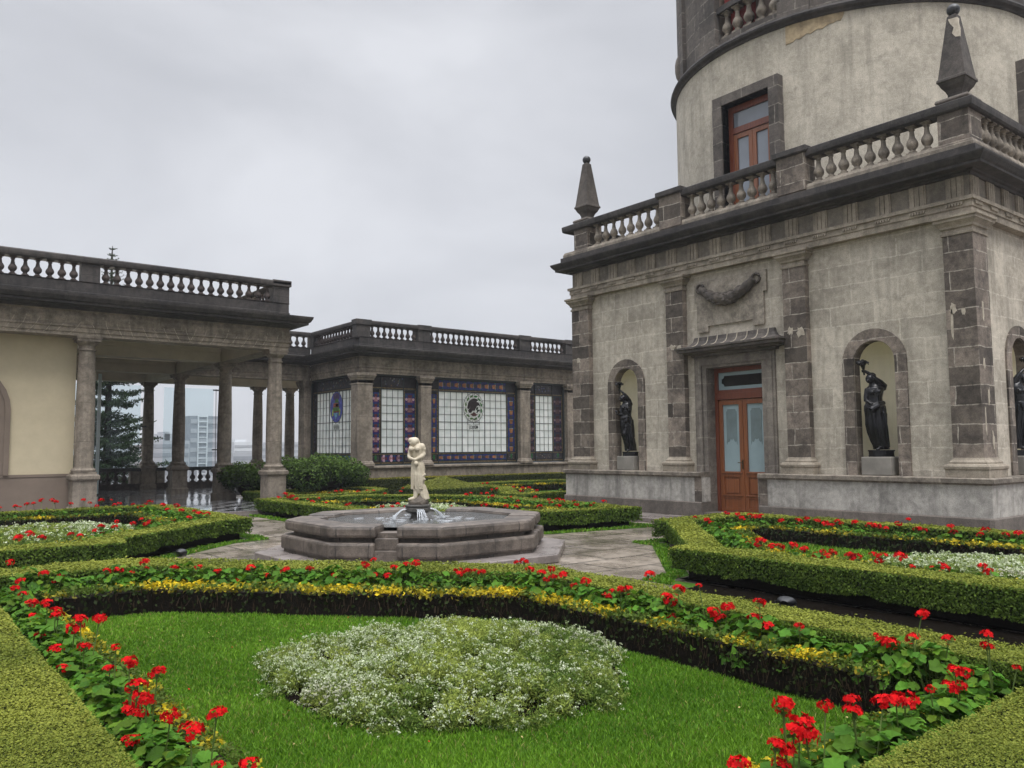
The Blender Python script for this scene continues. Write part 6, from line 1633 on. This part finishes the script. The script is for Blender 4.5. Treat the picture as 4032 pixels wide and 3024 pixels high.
u1 = (rt.x, rt.y); w1_ = (-fh.x, -fh.y)
rows2 = [(752, 228, 322, 38, .06, 0), (730, 226, 315, 40, .08, 0), (700, 212, 310, 42, .09, 0), (650, 196, 306, 45, .10, 0), (600, 187, 306, 47, .09, 0), (550, 187, 304, 48, .08, 0), (515, 182, 306, 50, .07, 0), (490, 181, 304, 48, .06, 0), (470, 190, 290, 42, .03, 0), (440, 190, 288, 42, .02, 0), (405, 190, 296, 44, .01, 2), (380, 196, 304, 40, 0, 2), (365, 212, 296, 30, 0, 2), (352, 214, 262, 20, 0, 4), (335, 212, 248, 20, 0, 6)]
tubes2 = [([(296, 385, 0), (300, 368, 8), (272, 345, 22), (243, 326, 28)], [21, 21, 17, 14]), ([(246, 330, 28), (222, 305, 24), (200, 287, 20), (184, 277, 18)], [15, 13, 10, 8]), ([(184, 280, 18), (172, 272, 18), (178, 262, 18)], [9, 8, 5]), ([(186, 282, 14), (170, 280, 14), (168, 270, 16)], [6, 5, 4]),
          ([(198, 385, 10), (186, 430, 16), (182, 462, 22)], [15, 14, 13]), ([(184, 460, 24), (205, 480, 42), (200, 500, 46)], [13, 11, 8]), ([(290, 470, 20), (240, 490, 45), (200, 515, 45)], [14, 20, 16]), ([(285, 480, 10), (300, 540, 10), (305, 600, 5)], [12, 12, 8]),
          ([(215, 540, 42), (222, 620, 44), (250, 735, 30)], [7, 10, 8]), ([(250, 530, 46), (262, 620, 46), (280, 740, 34)], [7, 10, 8]), ([(280, 530, 42), (290, 620, 42), (305, 740, 28)], [7, 9, 8]), ([(262, 740, 30), (240, 746, 40), (222, 752, 44)], [10, 9, 6]), ([(268, 735, 20), (255, 690, 20), (240, 640, 20)], [16, 16, 12])]
balls2 = [((212, 325, 16), 25, (.95, .95, 1.1)), ((230, 308, 4), 27, (1.05, 1, .9)), ((243, 318, -6), 14, (1, 1, 1)), ((192, 336, 30), 7, (1, 1, 1)), ((214, 408, 36), 17, (1, 1, 1)), ((252, 405, 40), 17, (1, 1, 1)), ((290, 380, 4), 22, (1, 1, 1))]
bronze(rows2, tubes2, balls2, (173, 232, 42, 180, 302, 18), (15.14, 7.90, 1.442), u1, w1_, 318, 268, 795, 'black bronze robed torch bearer in the niche right of the wooden door', (207, 336, 755, 795, 46))
rows1 = [(772, 200, 312, 40, .06, 0), (720, 198, 306, 42, .08, 0), (680, 190, 300, 44, .08, 0), (630, 176, 292, 46, .08, 0), (580, 172, 286, 48, .08, 0), (530, 166, 282, 50, .08, 0), (495, 166, 284, 50, .08, 0), (465, 168, 276, 46, .05, 0), (440, 176, 268, 42, .02, 0), (400, 170, 272, 44, .01, 2), (365, 166, 276, 44, .01, 2), (340, 178, 278, 38, 0, 2), (322, 190, 270, 30, 0, 2), (308, 188, 232, 22, 0, 6), (290, 180, 222, 22, 0, 8)]
tubes1 = [([(262, 335, 0), (250, 300, 12), (228, 270, 20), (205, 240, 22)], [22, 20, 17, 14]), ([(208, 244, 22), (185, 222, 20), (166, 205, 18)], [14, 11, 8]), ([(168, 208, 18), (158, 198, 18), (160, 188, 18)], [9, 8, 5]), ([(170, 205, 14), (152, 204, 14), (152, 194, 14)], [6, 5, 4]),
          ([(176, 345, 4), (168, 395, 4), (178, 436, 14)], [16, 15, 14]), ([(178, 436, 14), (150, 438, 30), (130, 424, 38)], [13, 11, 9]), ([(130, 424, 38), (124, 408, 38), (132, 394, 38)], [9, 10, 6]), ([(122, 414, 34), (116, 402, 34), (122, 394, 34)], [5, 5, 4]),
          ([(270, 475, 10), (225, 455, 42), (172, 468, 34)], [12, 14, 12]), ([(225, 460, 46), (212, 500, 50), (220, 530, 48)], [10, 14, 8]), ([(215, 540, 40), (196, 610, 46), (215, 700, 40), (228, 765, 34)], [14, 20, 16, 12]), ([(250, 530, 40), (262, 640, 40), (285, 765, 28)], [8, 11, 9]), ([(275, 480, 0), (284, 560, 0), (292, 640, 0)], [14, 12, 8]), ([(236, 760, 32), (225, 768, 44), (212, 774, 50)], [12, 10, 7])]
balls1 = [((182, 285, 18), 28, (.95, .95, 1.1)), ((198, 268, 6), 30, (1.05, 1, .9)), ((214, 280, -6), 16, (1, 1, 1)), ((162, 296, 32), 8, (1, 1, 1)), ((190, 372, 38), 19, (1, 1, 1)), ((232, 372, 40), 19, (1, 1, 1)), ((262, 335, 2), 22, (1, 1, 1))]
bronze(rows1, tubes1, balls1, (160, 152, 46, 163, 228, 18), (15.14, 14.40, 1.442), u1, w1_, 371, 254, 820, 'black bronze torch bearer with bent left hand in the niche left of the wooden door', (185, 324, 780, 820, 48))
bronze(rows1, [tubes1[0], tubes1[1]] + tubes1[4:6] + tubes1[8:], balls1, (160, 152, 46, 163, 228, 18), (16.97, 6.24, 1.442), u1, w1_, 371, 254, 820, 'black bronze nude figure in the niche round the tower corner', (185, 324, 780, 820, 48), flip=-1)


# ------------------------------------------------------------------ topiary, shrubs, trees
def leaf_thing(name, label, cat, group, org, gens, stem=None, mat=LEAF):
    root = empty(name, org, label, cat, group)
    Vs, Fs, Cs = [], [], []
    for P, Nn, size, col, asp, tilt in gens:
        V, F, C = leaf_quads(P, Nn, size, col, asp, tilt); Vs.append(V); Fs.append(F); Cs.append(C)
    add = np.cumsum([0] + [len(v) for v in Vs[:-1]])
    np_obj('foliage', np_mesh('foliage', np.concatenate(Vs) - np.array(org), np.concatenate([f + a for f, a in zip(Fs, add)]), np.concatenate(Cs)), mat, root)
    if stem: stem(root)
    return root


px_, py_ = 14.1, 21.4
gens = []
for face in range(4):
    n = 5200; a = RNG.uniform(0, 1, (n, 2)); a[a.sum(1) > 1] = 1 - a[a.sum(1) > 1]
    c, s = math.cos(face * PI / 2 + .0), math.sin(face * PI / 2 + .0); hw = .95; apex = np.array([0, 0, .80]); q0 = np.array([hw * c - hw * s, hw * s + hw * c, .46]); q1 = np.array([hw * c + hw * s, hw * s - hw * c, .46])
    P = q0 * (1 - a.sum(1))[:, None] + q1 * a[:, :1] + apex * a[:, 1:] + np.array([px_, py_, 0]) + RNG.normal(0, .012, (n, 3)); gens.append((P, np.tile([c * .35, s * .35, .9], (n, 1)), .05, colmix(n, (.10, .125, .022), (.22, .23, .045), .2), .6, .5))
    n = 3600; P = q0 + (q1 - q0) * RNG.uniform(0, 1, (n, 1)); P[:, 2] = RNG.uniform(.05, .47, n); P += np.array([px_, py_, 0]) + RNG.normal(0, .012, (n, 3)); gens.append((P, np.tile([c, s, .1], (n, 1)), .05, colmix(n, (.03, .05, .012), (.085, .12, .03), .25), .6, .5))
def pyr_core(root):
    m = MB(); m.box(px_ - .92, py_ - .92, 0, px_ + .92, py_ + .92, .44); m.loft([[(px_ + a * .92, py_ + b * .92, .43) for a, b in ((-1, -1), (1, -1), (1, 1), (-1, 1))], [(px_ + a * .02, py_ + b * .02, .765) for a, b in ((-1, -1), (1, -1), (1, 1), (-1, 1))]]); m.build('branches', HEDGEC, root)
leaf_thing('pyramid_topiary', 'clipped green pyramid topiary on a square base before the wing', 'topiary', None, (px_, py_, 0), gens, pyr_core)


def shrub(label, x, y, rx, ry, h, seed, n=9000):
    r = np.random.default_rng(seed); gens = []; lobes = []
    for k in range(16):
        a = r.uniform(0, 2 * PI); q = math.sqrt(r.uniform(0, .8)); lobes.append((x + rx * q * math.cos(a), y + ry * q * math.sin(a), h * (.45 + .4 * r.uniform() * (1 - q * .6)), r.uniform(.3, .5)))
    lobes.append((x, y, h * .62, .55))
    for lx, ly, lz, s in lobes:
        m = n // len(lobes); d = nrm(r.normal(size=(m, 3))); P = np.array([lx, ly, lz]) + d * s * np.array([rx, ry, h * .62]) * r.uniform(.72, 1.05, (m, 1)); ok = P[:, 2] > .05; P, d = P[ok], d[ok]
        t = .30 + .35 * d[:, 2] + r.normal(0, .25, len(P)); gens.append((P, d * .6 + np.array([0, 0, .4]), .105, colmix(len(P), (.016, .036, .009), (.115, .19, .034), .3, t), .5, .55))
    def stem(root):
        m = MB(); rr = random.Random(seed)
        for lx, ly, lz, s in lobes[:10]: m.tube([(x + (lx - x) * .15, y + (ly - y) * .15, 0), ((x + lx) / 2, (y + ly) / 2, lz * .55), (lx, ly, lz)], [.03, .022, .01], 6)
        m.ball((x, y, h * .42), 1.0, 12, 8, (rx * .62, ry * .62, h * .38)); m.build('branches', TWIG, root)
    return leaf_thing('evergreen_shrub', label, 'shrub', 'evergreen shrubs beside the pavilion', (x, y, 0), gens, stem)


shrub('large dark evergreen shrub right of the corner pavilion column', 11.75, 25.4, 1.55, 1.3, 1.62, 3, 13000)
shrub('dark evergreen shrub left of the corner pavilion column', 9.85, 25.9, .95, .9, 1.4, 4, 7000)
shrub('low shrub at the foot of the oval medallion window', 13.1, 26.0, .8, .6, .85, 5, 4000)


def conifer(label, x, y, z0, top, r0, seed, low=0):
    root = empty('conifer_tree', (x, y, z0), label, 'tree', None); r = np.random.default_rng(seed); rr = random.Random(seed)
    m = MB(); m.tube([(x, y, z0), (x + .05, y, (z0 + top) / 2), (x, y, top - .6), (x, y, top)], [.36, .24, .05, .015], 10); tr = m.build('trunk', BARK, root, smooth=True)
    bm_ = MB(); P, Nn, S_ = [], [], []; z = low
    while z < top - .1:
        f = (top - z) / (top - low); nb = rr.randint(5, 8) if f > .12 else 5; L = r0 * f ** .85 + .10; a0 = rr.uniform(0, 6.28)
        for k in range(nb):
            a = a0 + 2 * PI * k / nb + rr.uniform(-.25, .25); l = L * rr.uniform(.5, 1.18); rise = rr.uniform(-.22, .10) if f > .3 else .12
            pts = [(x + l * t * math.cos(a), y + l * t * math.sin(a), z + l * (rise * t - .22 * t * (1 - t) + .10 * t * t)) for t in (0, .35, .7, 1)]
            bm_.tube(pts, [.045 * f + .012, .03 * f + .008, .015, .005], 5)
            for t in np.linspace(.16, 1, max(4, int(l / .10))):
                c = np.array([x + l * t * math.cos(a), y + l * t * math.sin(a), z + l * (rise * t - .22 * t * (1 - t) + .10 * t * t)]); m_ = 12; w = .26 * (1.1 - t * .55) * (.12 + .88 * min(1, f * 1.6))
                q = r.normal(0, 1, (m_, 3)) * np.array([w, w, w * .38]) + np.array([0, 0, .02]); P.append(c + q); Nn.append(q + np.array([0, 0, .15]))
        z += (.48 if f > .3 else .26) * rr.uniform(.6, 1.4)
    bm_.build('branches', BARK, root)
    P = np.concatenate(P); Nn = np.concatenate(Nn); n = len(P)
    V, F, C = leaf_quads(P, Nn, np.clip((top - P[:, 2]) * .05, .07, .2), colmix(n, (.014, .026, .013), (.06, .09, .042), .3), .30, .5)
    np_obj('needles', np_mesh('needles', V - np.array([x, y, z0]), F, C), LEAF, root)
    return root


conifer('tall dark conifer seen through the pavilion, its tip above the roof', 9.55, 45.5, -14, 12.3, 3.6, 8, low=-5.0)

# small garden floodlights lying under the hedges
def floodlight(x, y, rot, label, sc=.68):
    o = empty('garden_floodlight', (x, y, 0), label, 'floodlight', 'dark garden floodlights on the ground')
    c, s = math.cos(rot), math.sin(rot); L = lambda u, v, z: (x + (u * c - v * s) * sc, y + (u * s + v * c) * sc, .01 + z * sc)
    m = MB(); rg = [[L(w * math.cos(t), d + .02 * math.sin(t), .09 + h * math.sin(t)) for t in [2 * PI * k / 14 for k in range(14)]] for w, h, d in ((.05, .03, .12), (.11, .06, .06), (.14, .075, 0), (.145, .08, -.02))]; m.loft(rg); m.build('housing', IRON, o, smooth=True, sharp=50)
    m = MB(); m.loft([[L(.125 * math.cos(t), -.024 + .02 * math.sin(t), .09 + .066 * math.sin(t)) for t in [2 * PI * k / 14 for k in range(14)]], [L(.12 * math.cos(t), -.03 + .02 * math.sin(t), .09 + .062 * math.sin(t)) for t in [2 * PI * k / 14 for k in range(14)]]]); m.build('lens', LAMPG, o)
    m = MB(); m.tube([L(-.15, .02, .09), L(-.15, .03, .02), L(.15, .03, .02), L(.15, .02, .09)], .01, 6); m.build('bracket', IRON, o)
floodlight(7.45, 4.95, 1.9, 'dark floodlight on the ground between the two nearest hedges')
floodlight(3.95, 13.45, 2.3, 'dark floodlight under the hedge left of the fountain')
floodlight(7.75, 16.9, -1.3, 'dark floodlight under the hedge beyond the fountain')

# ------------------------------------------------------------------ the misty city beyond the terrace
def block(label, x, y, w, d, top, mats, fl=3.2, strip=None, steps=()):
    o = empty('apartment_block', (x, y, -45), label, 'building', 'misty buildings beyond the terrace')
    m = MB(); m.box(x, y, -45, x + w, y + d, top); m.build('wall', mats[0], o)
    n = int((top + 45) / fl); m = MB()
    for k in range(n):
        z = top - 1.2 - k * fl
        if z < -30: break
        m.box(x + w * .03, y - .12, z - fl * .45, x + w * .97, y + .1, z)
    m.build('window_band', mats[1], o)
    if strip:
        a, b = strip; m = MB(); m.box(x + w * a, y - .6, -45, x + w * a + .35, y, top + .2); m.box(x + w * b - .35, y - .6, -45, x + w * b, y, top + .2)
        for k in range(n): z = top - k * fl * .55; m.box(x + w * a, y - .4, z - .35, x + w * b, y - .2, z)
        m.build('stair_tower', FARL, o)
    for sx0, sx1, h in steps:
        m = MB(); m.box(x + w * sx0, y + 1, top, x + w * sx1, y + d * .7, top + h); m.build('roof_block', mats[0], o)
D_ = 300.0
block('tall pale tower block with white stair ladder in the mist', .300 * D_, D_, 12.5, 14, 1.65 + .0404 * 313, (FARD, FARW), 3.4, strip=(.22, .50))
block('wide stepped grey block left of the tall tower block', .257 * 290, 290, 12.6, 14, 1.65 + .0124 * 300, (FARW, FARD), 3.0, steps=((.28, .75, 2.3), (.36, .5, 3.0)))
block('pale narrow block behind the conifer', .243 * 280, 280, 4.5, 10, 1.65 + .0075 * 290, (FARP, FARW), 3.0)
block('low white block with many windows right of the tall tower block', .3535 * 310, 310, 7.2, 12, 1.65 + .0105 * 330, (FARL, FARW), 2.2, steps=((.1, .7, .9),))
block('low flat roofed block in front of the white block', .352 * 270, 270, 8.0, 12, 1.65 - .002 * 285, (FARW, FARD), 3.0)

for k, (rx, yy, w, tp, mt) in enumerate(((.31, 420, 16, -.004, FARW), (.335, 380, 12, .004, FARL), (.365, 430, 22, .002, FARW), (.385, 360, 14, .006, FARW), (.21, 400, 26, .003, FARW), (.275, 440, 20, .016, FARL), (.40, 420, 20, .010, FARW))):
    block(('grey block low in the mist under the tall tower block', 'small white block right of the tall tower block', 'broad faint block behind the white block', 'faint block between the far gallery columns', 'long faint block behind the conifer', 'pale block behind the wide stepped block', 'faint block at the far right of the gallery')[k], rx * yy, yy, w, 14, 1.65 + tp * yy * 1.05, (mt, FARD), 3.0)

# ------------------------------------------------------------------ rain mist: one closed box of pale air round everything
hz = MB(); hz.box(-700, -700, -46.5, 900, 900, 60)
hm_ = bpy.data.materials.new('mist_air'); hm_.use_nodes = True; hn = hm_.node_tree; hn.nodes.clear()
vol = nd(hn, 'VolumePrincipled'); vol.inputs['Color'].default_value = (.93, .95, 1.0, 1); vol.inputs['Density'].default_value = .0007; vol.inputs['Anisotropy'].default_value = .2
ho = nd(hn, 'OutputMaterial'); hn.links.new(vol.outputs[0], ho.inputs['Volume'])
tag(hz.build('haze', hm_), kind='stuff')
